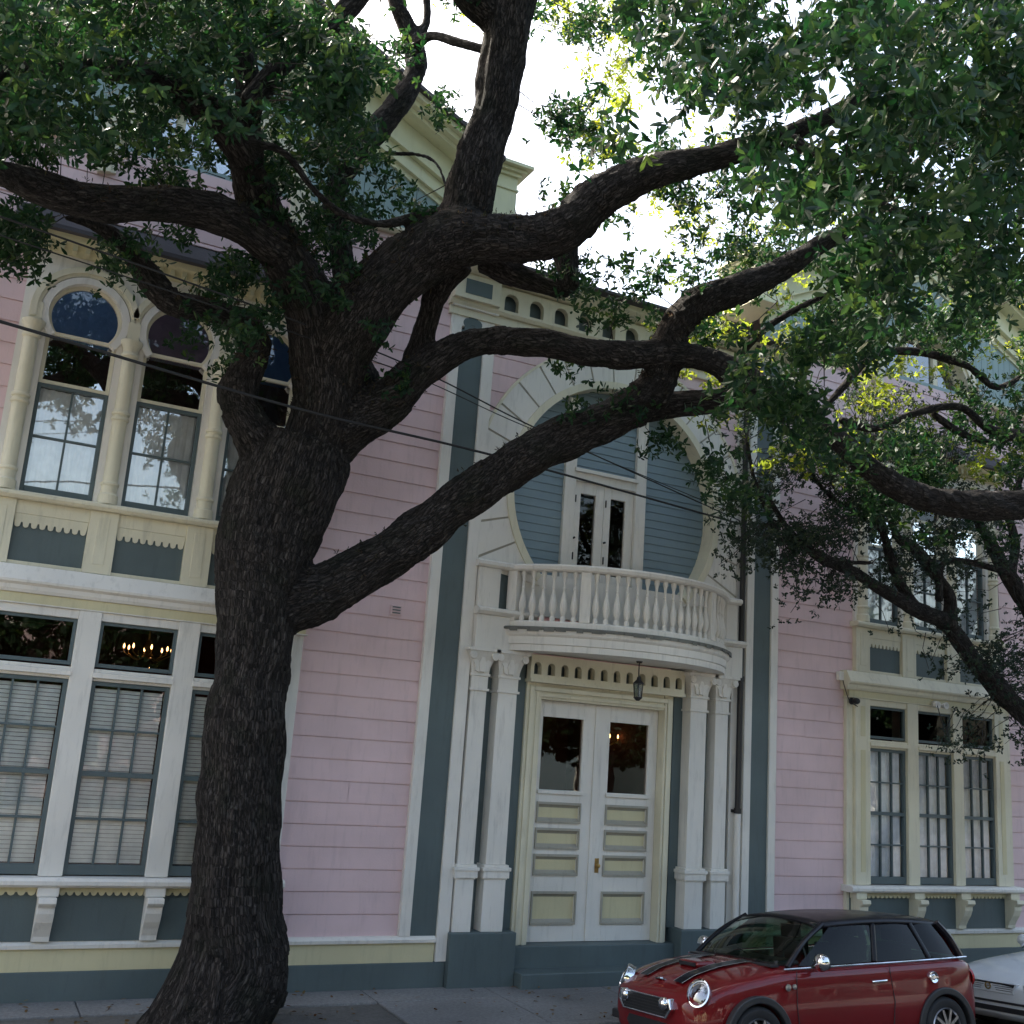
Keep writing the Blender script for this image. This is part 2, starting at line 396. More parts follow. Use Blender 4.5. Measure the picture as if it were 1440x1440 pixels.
for xx, s in ((WL, 1), (WR, -1)):
    o = obj('side_siding', me.copy(), PINK, house); o.matrix_parent_inverse = Matrix.Translation(-HX)
    o.rotation_euler = (0, 0, R(90 if s < 0 else -90)); o.location = (xx, 0 if s < 0 else 10, 0)
# base
m = MB(); m.box(WL-.05, 5.505, -.075, .2, -.1, .275); m.box(9.70, WR+.05, -.075, .2, -.1, .275); hb(m, 'foundation', TEAL, bevel=.006)
m = MB(); m.box(WL-.03, 5.36, -.058, .1, .277, .492); m.box(9.86, WR+.03, -.058, .1, .277, .492); hb(m, 'water_table', YELLOW)
m = MB(); m.prismx([(-.095, .494), (-.10, .53), (-.06, .562), (.1, .562), (.1, .494)], WL-.04, 5.36); m.prismx([(-.095, .494), (-.10, .53), (-.06, .562), (.1, .562), (.1, .494)], 9.86, WR+.04)
hb(m, 'base_moulding', WHITE)
# corner boards of house
m = MB(); m.box(WL-.03, WL+.12, -.05, .12, .563, 9.17); m.box(WR-.12, WR+.03, -.05, .12, .563, 9.17)
hb(m, 'corner_board', WHITE, bevel=.004)

# giant pilasters each side of the entrance
def pilaster(xs, mir):
    a, b, c, d = xs      # outer white l/r edge, teal l/r
    m = MB(); m.box(b, c, -.045, .05, .56, 8.05)
    r_ = .085; xc = (b+c)/2
    m.box(b+.05, c-.05, -.045, .05, 8.05, 8.12)
    m.prism(circ(xc-.07, 8.16, .065, 0, 360, 14)[:-1], -.0455, .04); m.prism(circ(xc+.07, 8.16, .065, 0, 360, 14)[:-1], -.046, .04); m.prism(circ(xc, 8.2, .075, 0, 360, 14)[:-1], -.0465, .04)
    hb(m, 'pilaster_panel', TEAL)
    m = MB(); m.box(a, b-.002, -.075, .06, .56, 8.1); z0 = .28
    m.box(c+.002, d, -.078, .06, z0, 8.1)
    m.box(a, d, -.036, .05, 8.1, 8.34)
    m.box(a-.02, d+.02, -.10, .06, 8.34, 8.42)
    hb(m, 'pilaster', WHITE, bevel=.006)
pilaster((4.90, 5.04, 5.37, 5.53), 0)
pilaster((9.83, 9.96, 10.28, 10.41), 1)
# ---------------- window bays
def scallops(mb, x0, x1, zt, zb, n, y0, y1):
    pts = [(x0, zt)]; wd = (x1-x0)/n
    for i in range(n):
        xa = x0+i*wd
        nz_ = zb+.38*(zt-zb)
        pts += [(xa+.1*wd, nz_), (xa+.2*wd, zb+.012), (xa+.35*wd, zb+.003), (xa+.5*wd, zb), (xa+.65*wd, zb+.003), (xa+.8*wd, zb+.012), (xa+.9*wd, nz_)]
    pts += [(x1, zt)]
    mb.prism(pts[::-1], y0, y1)
def sash(x0, x1, z0, z1, y, nx, nz, parent, meet=None, mat=SASH, glass_=GLASS, back=None, blind=None, bottom=.10, ft=.042, mt=.022):
    """one window: sash frame part with pane and blind sub-parts"""
    m = MB()
    m.box(x0, x0+ft, y, y+.07, z0, z1); m.box(x1-ft, x1, y, y+.07, z0, z1)
    m.box(x0+ft, x1-ft, y+.001, y+.069, z1-ft, z1); m.box(x0+ft, x1-ft, y+.001, y+.069, z0, z0+bottom)
    gx0, gx1, gz0, gz1 = x0+ft, x1-ft, z0+bottom, z1-ft
    for i in range(1, nx):
        xx = gx0+(gx1-gx0)*i/nx; m.box(xx-mt/2, xx+mt/2, y+.012, y+.055, gz0, gz1)
    for j in range(1, nz):
        zz = gz0+(gz1-gz0)*j/nz; t = .05 if (meet and j == nz//2) else mt
        m.box(gx0, gx1, y+(.008 if t < .03 else .002), y+.058, zz-t/2, zz+t/2)
    f = hb(m, 'window', mat, bevel=.003)
    g = MB(); g.add([(gx0, y+.034, gz0), (gx1, y+.034, gz0), (gx1, y+.034, gz1), (gx0, y+.034, gz1)], [(0, 1, 2, 3)])
    p = g.build('pane', glass_, f)
    if blind == 'slats':
        b = MB(); z = gz0+.01; t0 = random.uniform(.35, .6)
        while z < gz1-.03:
            b.add([(gx0+.01, y+.075, z), (gx1-.01, y+.075, z), (gx1-.01, y+.092, z+.037), (gx0+.01, y+.092, z+.037)], [(0, 1, 2, 3)]); z += .042
        b.build('blind', BLIND, f)
    if blind == 'curtain':
        b = MB(); n = 60; vs = []
        ph = random.uniform(0, 6)
        for i in range(n+1):
            xx = gx0+(gx1-gx0)*i/n; yy = y+.085+.008*math.sin(i*.72+ph)+.004*math.sin(i*1.9+ph*2)
            vs += [(xx, yy, gz0-.02), (xx, yy, gz1)]
        b.add(vs, [(2*i, 2*i+2, 2*i+3, 2*i+1) for i in range(n)]); o = b.build('curtain', CLOTH, f); o.data.shade_smooth()
    return f
def console(mb, xc, w, zt, zb, yo):
    """s-shaped bracket under the sill"""
    h = zt-zb
    prof = [(yo, zt), (-.30, zt), (-.31, zt-.05), (-.27, zt-.09), (-.255, zt-.16*h), (-.25, zt-.35*h), (-.215, zt-.55*h), (-.165, zt-.72*h), (-.13, zt-.88*h), (-.125, zb), (yo, zb)]
    mb.prismx(prof, xc-w/2, xc+w/2)
def bay(wins, xo0, xo1, up, kind, mir):
    p = .12; K = lambda x: PX(x, p); Z = lambda z: PZ(z, p)
    W = [(K(a), K(b)) for a, b in wins]; U = [(K(a), K(b)) for a, b in up]
    A, B = K(xo0), K(xo1)
    f, bk = -p, .02
    # lower storey ------------------------------------------------------
    mull = [(A+.13 if True else A, W[0][0]), (W[0][1], W[1][0]), (W[1][1], W[2][0]), (W[2][1], B-.13)]
    m = MB()
    for i, (a, b) in enumerate(mull):
        m.box(a, b, f, .2, Z(1.17), Z(3.86))
    for (a, b) in W:
        m.box(a, b, f+.012, .2, Z(3.14)+.085, Z(3.285)-.02); m.box(a-.012, b+.012, f-.02, .1, Z(3.14)+.03, Z(3.14)+.084)
        m.box(a, b, f+.03, .2, Z(3.14), Z(3.14)+.029)
        m.box(a, b, f+.02, .2, Z(3.77), Z(3.86))
    for (a, b) in ((A, A+.128), (B-.128, B)):
        m.box(a, b, f+.05, .2, .57, Z(3.86))
    m.box(A-.03, B+.03, f-.012, .2, Z(3.861), Z(3.875))
    hb(m, 'bay_frame', WHITE if not mir else CREAM, bevel=.005)
    m = MB()   # recessed yellow strips on the end posts
    for (a, b) in (mull[0], mull[3]):
        if b-a > .2:
            c = (a+b)/2; m.box(c-.045, c+.045, f-.006, f+.02, Z(1.35), Z(3.1)); m.box(c-.045, c+.045, f-.006, f+.02, Z(3.3), Z(3.75))
    m.box(A, B, f-.004, .1, Z(3.876), Z(3.975))
    hb(m, 'frieze', YELLOW)
    m = MB()
    m.prismx([(.1, Z(3.977)), (f-.03, Z(3.977)), (f-.05, Z(4.01)), (f-.055, Z(4.05)), (f-.10, Z(4.075)), (f-.105, Z(4.10)), (f-.02, Z(4.26)), (.1, Z(4.26))], A-.07, B+.07)
    hb(m, 'bay_cornice', WHITE if not mir else CREAM)
    m = MB(); m.prismx([(.1, Z(1.075)), (f-.10, Z(1.075)), (f-.13, Z(1.10)), (f-.13, Z(1.14)), (f-.1, Z(1.165)), (.1, Z(1.168))], A-.05, B+.05); hb(m, 'sill', WHITE, bevel=.004)
    m = MB()
    cs = [(mull[i][0]+mull[i][1])/2 for i in range(4)]
    cs[0] = A+.16; cs[3] = B-.16
    for i in range(3):
        scallops(m, cs[i]+.1, cs[i+1]-.1, Z(1.073), Z(.985), 11, f+.0, f+.03)
    hb(m, 'scalloped_trim', YELLOW)
    m = MB(); m.box(A+.05, B-.05, f+.045, .15, .564, Z(1.073)); hb(m, 'bay_panel', TEAL)
    m = MB()
    for c in cs: m.box(c-.1, c+.1, f-.09, f+.05, Z(.985), Z(1.073)); console(m, c, .165, Z(.983), .565, f+.05)
    hb(m, 'console_bracket', WHITE if not mir else CREAM, bevel=.006)
    for i, (a, b) in enumerate(W):
        sash(a+.002, b-.002, Z(1.18), Z(3.14)-.003, f+.05, 3, 4, house, meet=True, blind=kind, glass_=GLASSL)
        sash(a+.002, b-.002, Z(3.285), Z(3.77)-.002, f+.05, 1, 1, house, glass_=GLASSD, bottom=.04, ft=.035)
    # upper storey -------------------------------------------------------
    f2 = -.06; Z = lambda z: PZ(z, .06)
    k2 = kf(.06)/kf(.12); U = [(a*k2, b*k2) for a, b in U]; A2, B2 = A*k2, B*k2
    w_ = U[0][1]-U[0][0]
    UA, UB = U[0][0]-.28, U[2][1]+.28
    # panel course with scallops z 4.28-4.94
    piers = [(UA, U[0][0]), (U[0][1], U[1][0]), (U[1][1], U[2][0]), (U[2][1], UB)]
    m = MB()
    for a, b in piers: m.box(a, b, f2-.03, .3, Z(4.262), Z(4.94)); c = (a+b)/2
    for a, b in U: m.box(a, b, f2-.0, .3, Z(4.80), Z(4.94)); m.box(a, b, f2+.0, .3, Z(4.262), Z(4.30))
    hb(m, 'upper_bay_frame', CREAM, bevel=.004)
    m = MB()
    for a, b in piers:
        c = (a+b)/2; m.box(c-.06, c+.06, f2-.036, f2, Z(4.36), Z(4.86))
    hb(m, 'pier_inset', CREAM, bevel=.003)
    m = MB()
    for a, b in U: m.box(a+.001, b-.001, f2+.035, .25, Z(4.30), Z(4.80))
    hb(m, 'upper_bay_panel', TEAL)
    m = MB()
    for a, b in U:
        scallops(m, a+.001, b-.001, Z(4.799), Z(4.655), 9, f2+.01, f2+.03)
    hb(m, 'scalloped_trim', CREAM)
    m = MB(); m.prismx([(.1, Z(4.942)), (f2-.10, Z(4.942)), (f2-.135, Z(4.97)), (f2-.135, Z(5.00)), (f2-.10, Z(5.02)), (.1, Z(5.02))], UA-.06, UB+.06); hb(m, 'upper_sill', CREAM, bevel=.004)
    # horseshoe fascia
    holes = []; rr = .40
    for a, b in U:
        c = (a+b)/2; zc = Z(7.07)
        ch = math.degrees(math.acos(min(1, .335/rr)))
        hole = [(a-.001, Z(5.02)), (b+.001, Z(5.02)), (b+.001, zc-.25), (c+.335, zc-.25)]+circ(c, zc, rr, -ch-0, 180+ch, 30)+[(c-.335, zc-.25), (a-.001, zc-.25)]
        holes.append(hole)
    m = MB()
    # fascia is cut per window so each opening is clean
    edges = [UA, (U[0][1]+U[1][0])/2, (U[1][1]+U[2][0])/2, UB]
    for i in range(3):
        o = holes[i]; xa, xb = edges[i], edges[i+1]
        outer = [(xa, Z(5.02)), o[0]]+list(reversed(o[2:]))[0:0]
        poly = [(xa, Z(5.021)), (o[0][0], Z(5.021))]+[(q[0], q[1]) for q in reversed(o[3:])]+[(o[2][0], o[2][1]), (o[1][0], Z(5.021)), (xb, Z(5.021)), (xb, Z(7.74)), (xa, Z(7.74))]
        m.prism(poly, f2, .06)
    hb(m, 'arch_fascia', WHITE)
    m = MB()
    for a, b in U:
        c = (a+b)/2; zc = Z(7.07)
        m.arcband(c, zc, rr-.02, rr+.055, f2-.035, f2+.05, -42, 222, 40)
    hb(m, 'inner_arch_moulding', WHITE)
    m = MB()
    for i, (a, b) in enumerate(U):
        c = (a+b)/2; zc = Z(7.07)
        m.arcband(c, zc, .50, .565, f2-.055, f2+.01, -12 if i == 2 else 12, 192 if i == 0 else 168, 40); m.arcband(c, zc, .465, .505, f2-.03, f2+.01, -12, 192, 40)
    for i, (a, b) in enumerate(piers):
        c = (a+b)/2
        if i == 0: c = U[0][0]-.14
        if i == 3: c = U[2][1]+.14
        z1, z2 = Z(5.021), Z(6.70)
        prof = [(.0, z1), (.105, z1), (.105, z1+.10), (.085, z1+.12), (.085, z1+.2), (.098, z1+.215), (.098, z1+.235), (.078, z1+.25), (.076, Z(5.96)), (.095, Z(5.975)), (.095, Z(6.0)), (.078, Z(6.01)), (.078, Z(6.03)), (.095, Z(6.04)), (.095, Z(6.065)), (.076, Z(6.08)), (.074, z2), (.095, z2+.02), (.095, z2+.04), (.08, z2+.06), (.085, z2+.12), (.12, z2+.17), (.12, z2+.20), (.0, z2+.2)]
        m.lathe(prof, (c, f2-.02, 0), 16)
        m.box(c-.065, c+.065, f2-.045, f2+.01, z2+.2, z2+.42)
    hb(m, 'colonnette', CREAM, smooth=35)
    m = MB(); m.prismx([(.1, Z(7.741)), (f2-.04, Z(7.741)), (f2-.06, Z(7.79)), (f2-.2, Z(7.84)), (f2-.22, Z(7.90)), (.1, Z(7.90))], UA-.1, UB+.1)
    x = UA
    while x < UB: m.box(x, x+.05, f2-.16, f2-.03, Z(7.745), Z(7.83)); x += .13
    hb(m, 'bay_eave', YELLOW)
    m = MB(); m.prismx([(.1, Z(7.902)), (f2-.30, Z(7.902)), (f2-.30, Z(7.95)), (.1, Z(8.35))], UA-.22, UB+.22); hb(m, 'bay_roof', ROOF)
    for i, (a, b) in enumerate(U):
        c = (a+b)/2; zc = Z(7.07)
        fr = sash(a+.002, b-.002, Z(5.023), Z(6.26), f2+.06, 2, 2, house, blind='curtain', bottom=.09, ft=.04)
        # dark upper light and round head
        m = MB(); y = f2+.06; zt = zc-.21
        m.box(a+.002, a+.04, y, y+.06, Z(6.262), zt); m.box(b-.04, b-.002, y, y+.06, Z(6.262), zt); m.box(a+.04, b-.04, y, y+.06, Z(6.262), Z(6.30)); m.box(a+.04, b-.04, y, y+.06, zt-.035, zt)
        m.arcband(c, zc, .345, .41, y-.004, y+.055, -40, 220, 36)
        wd = hb(m, 'window', CREAM)
        g = MB(); g.add([(a+.04, y+.03, Z(6.3)), (b-.04, y+.03, Z(6.3)), (b-.04, y+.03, zt), (a+.04, y+.03, zt)], [(0, 1, 2, 3)]); g.build('pane', GLASSU, wd)
        g = MB(); g.prism(circ(c, zc, .35, -40, 220, 32), y+.028, y+.034); g.build('pane', GLASSR, wd)
        g = MB(); g.prism(circ(c, zc, .40, -46, 226, 32), y+.04, y+.044); g.build('shade', SHADE if i != 1 else SHADE2, wd)
bay([(.17, .98), (1.21, 2.02), (2.25, 3.06)], -.30, 3.44, [(.20, .93), (1.225, 1.955), (2.25, 2.98)], 'slats', False)
bay([(12.29, 13.07), (13.30, 14.07), (14.28, 15.03)], 11.86, 15.44, [(12.26, 12.95), (13.24, 13.93), (14.22, 14.91)], 'curtain', True)

# ---------------- rooms behind the glass
m = MB()
for (a, b) in ((-.25, 3.4), (11.8, 15.5)):
    for (z0, z1) in ((.6, 3.95), (4.4, 8.1)):
        m.box(a, b, 3.4, 3.45, z0, z1); m.box(a-.05, a, .55, 3.45, z0, z1); m.box(b, b+.05, .55, 3.45, z0, z1); m.box(a, b, .5, 3.4, z0-.06, z0); m.box(a, b, .5, 3.4, z1, z1+.06)
m.box(6.2, 9.0, 3.4, 3.45, .4, 4.0); m.box(6.15, 6.2, .5, 3.45, .4, 4.0); m.box(9.0, 9.05, .5, 3.45, .4, 4.0); m.box(6.2, 9, .5, 3.4, 3.9, 3.95); m.box(6.2, 9, .5, 3.4, .36, .4)
hb(m, 'interior_wall', ROOM)
m = MB(); m.box(6.7, 8.4, 1.8, 1.85, 5.0, 6.6); m.box(6.65, 6.7, .3, 1.85, 5, 6.6); m.box(8.4, 8.45, .3, 1.85, 5, 6.6); m.box(6.7, 8.4, .3, 1.8, 6.6, 6.65); hb(m, 'interior_hall', ROOMD)

# ---------------- entrance portal
PL = -.02
m = MB()   # dark teal back wall of the portal, plinths, step
m.box(5.535, 6.42, .10, .2, .6, 4.0); m.box(8.74, 9.80, .10, .2, .6, 4.0)
m.box(6.34, 6.419, .2, .45, .3, 3.95); m.box(8.701, 8.78, .2, .45, .3, 3.95)
hb(m, 'portal_wall', TEAL)
m = MB()
m.box(5.51, 6.38, -.16, .2, -.05, .605); m.box(8.80, 9.80, -.16, .2, -.05, .605)
m.box(6.382, 8.798, -.02, .5, -.05, .42)
hb(m, 'plinth', TEAL, bevel=.01)
m = MB(); m.box(6.384, 8.796, -.34, -.022, -.05, .17); hb(m, 'step', TEAL, bevel=.012)
def column(xc, w, yf):
    m = MB(); y0, y1 = yf, yf+w
    def bx(e, z0, z1): m.box(xc-w/2-e, xc+w/2+e, y0-e, y1, z0, z1)
    bx(.0, .606, 1.2); bx(.012, 1.2, 1.215); bx(.03, 1.216, 1.30); bx(.045, 1.30, 1.34); bx(.02, 1.34, 1.37); bx(-.012, 1.371, 3.42); bx(.012, 3.42, 3.45); bx(-.006, 3.45, 3.60); bx(.014, 3.60, 3.63)
    # flared leafy capital
    z0, z1 = 3.63, 3.90; n = 8; ring = []
    for i in range(n+1):
        t = i/n; e = .0+.085*(t**1.8); z = z0+(z1-z0)*t
        ring.append([(xc-w/2-e, y0-e, z), (xc+w/2+e, y0-e, z), (xc+w/2+e, y1, z), (xc-w/2-e, y1, z)])
    vs = [p for r_ in ring for p in r_]; m.add(vs, [(4*i+k, 4*i+(k+1) % 4, 4*i+4+(k+1) % 4, 4*i+4+k) for i in range(n) for k in range(4)]+[(4*n, 4*n+1, 4*n+2, 4*n+3)])
    for s in (-1, 1):       # volutes and leaves
        m.lathe([(0, -.02), (.045, -.02), (.05, 0), (.045, .02), (0, .02)], (xc+s*(w/2+.03), y0-.075, 3.845), 12, 'y')
        m.lathe([(0, -.02), (.022, -.03), (.0, -.03)], (xc+s*(w/2+.03), y0-.08, 3.845), 10, 'y')
        m.prism([(xc+s*.03, 3.64), (xc+s*.085, 3.66), (xc+s*.10, 3.74), (xc+s*.13, 3.78), (xc+s*.07, 3.80), (xc+s*.04, 3.76)], y0-.035, y0)
    m.prism([(xc-.03, 3.65), (xc+.03, 3.65), (xc+.05, 3.74), (xc+.02, 3.84), (xc-.02, 3.84), (xc-.05, 3.74)], y0-.05, y0)
    bx(.10, 3.901, 3.94)
    return hb(m, 'column', WHITE, bevel=.004)
for xc in (5.67, 6.07): column(xc, .24 if xc < 5.8 else .29, -.10)
for xc in (9.02, 9.42): column(xc, .29 if xc < 9.2 else .24, -.10)
# entablature blocks above columns
m = MB(); m.box(5.535, 6.36, -.16, .2, 3.942, 4.36); m.box(8.84, 9.70, -.16, .2, 3.942, 4.36); hb(m, 'entablature_block', WHITE, bevel=.006)
m = MB(); m.prismx([(.1, 4.362), (-.19, 4.362), (-.24, 4.40), (-.24, 4.43), (-.2, 4.45), (.1, 4.45)], 5.52, 6.36); m.prismx([(.1, 4.362), (-.19, 4.362), (-.24, 4.40), (-.24, 4.43), (-.2, 4.45), (.1, 4.45)], 8.9, 9.72); hb(m, 'entablature_ledge', WHITE)
# arcaded frieze over the door
m = MB(); n = 12; x0, x1 = 6.40, 8.80; wd = (x1-x0)/n; holes = []
for i in range(n):
    c = x0+wd*(i+.5); r_ = wd*.27
    holes.append([(c-r_, 3.70)]+[(c+r_, 3.70), (c+r_, 3.80)]+circ(c, 3.80, r_, 0, 180, 8)[1:-1]+[(c-r_, 3.80)])
m.prism([(x0, 3.64), (x1, 3.64), (x1, 3.95), (x0, 3.95)], -.05, .06, holes)
m.box(x0, x1, -.08, .3, 3.60, 3.639); hb(m, 'arcaded_frieze', CREAM)
m = MB(); m.box(x0, x1, .10, .2, 3.64, 3.95); hb(m, 'frieze_backing', TEAL)
# door frame
DX0, DX1, DY = 6.64, 8.56, .20
m = MB()
m.box(6.42, DX0, .06, .45, .42, 3.60); m.box(DX1, 8.70, .06, .45, .42, 3.60); m.box(DX0, DX1, .08, .45, 3.40, 3.60)
m.box(6.46, 6.52, .035, .059, .42, 3.56); m.box(8.60, 8.66, .035, .059, .42, 3.56); m.box(6.521, 8.599, .037, .079, 3.50, 3.56)
m.box(6.56, 6.60, .046, .059, .42, 3.48); m.box(8.562, 8.59, .046, .059, .42, 3.48); m.box(6.601, 8.561, .05, .078, 3.43, 3.47)
hb(m, 'door_frame', CREAM, bevel=.005)
def door_leaf(x0, x1, l_, r_):
    k = .0; y0, y1 = DY, DY+.07
    a, b = x0+l_, x1-r_
    pans = [(.66, 1.00), (1.25, 1.45), (1.57, 1.77), (1.89, 2.09)]
    m = MB(); z = .425
    m.box(x0, a, y0, y1, .425, 3.397); m.box(b, x1, y0, y1, .425, 3.397)
    cuts = [(p0, p1) for p0, p1 in pans]+[(2.27, 3.19)]
    for p0, p1 in cuts:
        m.box(a, b, y0+.001, y1, z, p0); z = p1
    m.box(a, b, y0+.001, y1, z, 3.397)
    m.box(a-.03, b+.03, y0-.03, y0, 2.22, 2.265)
    d = hb(m, 'door', CREAM if False else WHITE, bevel=.004)
    q = MB()
    for p0, p1 in pans:
        for (e, yy) in ((0, -.014),):   # raised bolection moulding round each panel
            q.box(a-.02, b+.02, y0-.022, y0, p1, p1+.03); q.box(a-.02, b+.02, y0-.022, y0, p0-.03, p0)
            q.prismx([(y0, p1), (y0+.03, p1-.04), (y0+.03, p1), ], a, b); q.prismx([(y0, p0), (y0+.03, p0), (y0+.03, p0+.035)], a, b)
            q.box(a-.02, a, y0-.022, y0, p0, p1); q.box(b, b+.02, y0-.022, y0, p0, p1)
    q.build('panel_moulding', BACKING, d)
    q = MB()
    for p0, p1 in pans: q.box(a, b, y0+.03, y0+.05, p0, p1)
    q.build('door_panel', YELLOW, d)
    q = MB(); q.add([(a, y0+.035, 2.27), (b, y0+.035, 2.27), (b, y0+.035, 3.19), (a, y0+.035, 3.19)], [(0, 1, 2, 3)]); q.build('pane', GLASSD, d)
    return d
mid = 7.58
d1 = door_leaf(DX0+.004, mid-.003, .115, .205); d2 = door_leaf(mid+.003, DX1-.004, .205, .14)
m = MB(); m.box(mid-.035, mid+.035, DY-.02, DY-.001, .43, 3.39); m.build('astragal', WHITE, d1, bevel=.004)
m = MB(); m.lathe([(0, -.06), (.025, -.055), (.03, -.04), (.018, -.025), (.018, 0)], (mid+.10, DY, 1.35), 12, 'y'); m.box(mid+.07, mid+.13, DY-.006, DY-.001, 1.26, 1.44); m.build('handle', BRASS, d2, smooth=True)

# ---------------- horseshoe recess on the upper floor
m = MB()
m.box(5.534, 9.82, -.02, .05, 4.45, 5.0)
# cream surround: stilted ring made of separate voussoirs
angs = list(np.linspace(-49, 229, 26))
def ro(th):
    t = R(th); c = abs(math.cos(t)); r_ = 2.15
    if th < 24 or th > 156: r_ = min(2.06/max(c, .05), 2.9)
    return r_
hb(m, 'apron_wall', WHITE)
m = MB()
for a, b in zip(angs[:-1], angs[1:]):
    g = .42
    pi = circ(CX, CZ, CR+.10, a+g, b-g, 4); ra, rb = ro(a+g), ro(b-g)
    po = [(CX+ro(t)*math.cos(R(t)), CZ+ro(t)*math.sin(R(t))) for t in np.linspace(b-g, a+g, 5)]
    po = [(min(max(x, 5.535), 9.66), max(z, 4.95)) for x, z in po]
    m.prism(pi+po, -.050, .03)
hb(m, 'voussoir_ring', WHITE, bevel=.006)
m = MB()
bi = circ(CX, CZ, CR+.09, -46, 226, 60); bo = [(CX+(ro(t)+.02)*math.cos(R(t)), CZ+(ro(t)+.02)*math.sin(R(t))) for t in np.linspace(226, -46, 61)]
bo = [(min(max(x, 5.534), 9.665), max(z, 4.95)) for x, z in bo]
m.prism(bi+bo, -.032, .028); hb(m, 'ring_backing', BACKING)
m = MB(); m.arcband(CX, CZ, CR, CR+.10, -.075, .02, -46, 226, 80); m.arcband(CX, CZ, 2.15, 2.185, -.062, .02, 18, 162, 60); hb(m, 'ring_moulding', CREAM)
m = MB(); m.arcband(CX, CZ, CR+.001, CR+.05, .021, .26, -46, 226, 80); hb(m, 'recess_jamb', CREAM)
RY = .20
m = MB()
DXA, DXB = 6.84, 8.16
def clip2(a, b, x0, x1):
    def hw(z):
        d = (CR+.02)**2-(z-CZ)**2; return math.sqrt(d) if d > 0 else 0
    l = []
    L0, L1, R0, R1 = CX-hw(a), CX-hw(b), CX+hw(a), CX+hw(b)
    l.append((L0, max(L0, DXA-.0), L1, max(L1, DXA))); l.append((min(DXB, R0), R0, min(DXB, R1), R1))
    if (a+b)/2 > 6.53: l.append((max(DXA+.17, L0), min(DXB-.17, R0), max(DXA+.17, L1), min(DXB-.17, R1)))
    return [q for q in l if q[1] > q[0] or q[3] > q[2]]
boards(m, 5.9, 9.3, 4.9, 7.74, pitch=.115, y=RY, base=4.9, lap=.01, clip=clip2); hb(m, 'recess_siding', BLUE)
m = MB(); m.prism(circ(CX, CZ, CR+.03, 36, 144, 20)+[(DXA, 6.6), (DXB, 6.6)], RY+.02, RY+.05)
m.prism([(5.9, 4.9), (DXA+.1, 4.9), (DXA+.1, 7.6), (6.6, 7.5), (6.1, 7), (5.9, 6.4)], RY+.021, RY+.052); m.prism([(9.3, 4.9), (DXB-.1, 4.9), (DXB-.1, 7.6), (8.6, 7.5), (9.1, 7), (9.3, 6.4)], RY+.022, RY+.053); hb(m, 'recess_backing', BLUE)
m = MB()
m.box(DXA, DXA+.17, RY-.06, RY+.1, 4.5, 7.56); m.box(DXB-.17, DXB, RY-.06, RY+.1, 4.5, 7.60); m.box(DXA+.17, DXB-.17, RY-.05, RY+.1, 6.40, 6.52); m.box(DXA+.14, DXB-.14, RY-.09, RY-.02, 6.52, 6.57)
hb(m, 'balcony_door_frame', WHITE, bevel=.004)
for (a, b) in ((DXA+.175, CX-.087), (CX-.083, DXB-.175)):
    m = MB(); y0, y1 = RY-.01, RY+.05; l = a+.11; r_ = b-.13
    m.box(a, l, y0, y1, 4.5, 6.398); m.box(r_, b, y0, y1, 4.5, 6.398); m.box(l, r_, y0+.001, y1, 6.24, 6.398); m.box(l, r_, y0+.001, y1, 4.5, 5.15)
    d = hb(m, 'balcony_door', WHITE, bevel=.004)
    q = MB(); q.add([(l, y0+.03, 5.15), (r_, y0+.03, 5.15), (r_, y0+.03, 6.24), (l, y0+.03, 6.24)], [(0, 1, 2, 3)]); q.build('pane', GLASSD, d)
    q = MB(); q.lathe([(0, -.03), (.015, -.03), (.015, 0)], (a+.03, y0, 5.6), 8, 'y'); q.box(a+.02, a+.035, y0-.015, y0-.001, 5.3, 5.4); q.box(a+.02, a+.035, y0-.015, y0-.001, 6.1, 6.2); [h_.build('hinge', RUBBER, d) for h_ in q.pieces(.002)]
# ---------------- balcony
BX, HC, SG = 7.70, 1.75, .95
BR = (HC*HC+SG*SG)/(2*SG); BY = -.1-SG+BR; BA = math.degrees(math.asin(HC/BR))
def barc(r, a): return (BX+r*math.sin(R(a)), BY-r*math.cos(R(a)))
def bband(mb, prof, a0=-BA, a1=BA, n=48):
    """profile (radial offset from BR, z) swept along the balcony curve"""
    k = len(prof); vs = []
    for i in range(n+1):
        a = a0+(a1-a0)*i/n
        for dr, z in prof: x, y = barc(BR+dr, a); vs.append((x, y, z))
    mb.add(vs, [(i*k+j, i*k+(j+1) % k, (i+1)*k+(j+1) % k, (i+1)*k+j) for i in range(n) for j in range(k)]+[tuple(range(k)), tuple(range(n*k, n*k+k))])
m = MB()
bband(m, [(-.35, 3.955), (-.02, 3.955), (-.02, 4.03), (.0, 4.04), (.0, 4.13), (.03, 4.15), (.04, 4.17), (.04, 4.21), (-.35, 4.21)])
top = [barc(BR-.3, -BA+2*BA*i/40) for i in range(41)]
def slab(mb, z0, z1, ring):
    n = len(ring); mb.add([(x, y, z0) for x, y in ring]+[(x, y, z1) for x, y in ring], [tuple(range(n)), tuple(range(n, 2*n))]+[(i, (i+1) % n, n+(i+1) % n, n+i) for i in range(n)])
slab(m, 3.975, 4.2, top+[(9.3, .1), (6.1, .1)])
hb(m, 'balcony_slab', WHITE, smooth=35)
m = MB(); bband(m, [(-.4, 4.212), (.06, 4.212), (.065, 4.235), (.05, 4.25), (-.4, 4.25)]); slab(m, 4.214, 4.248, top+[(9.3, .1), (6.1, .1)]); 
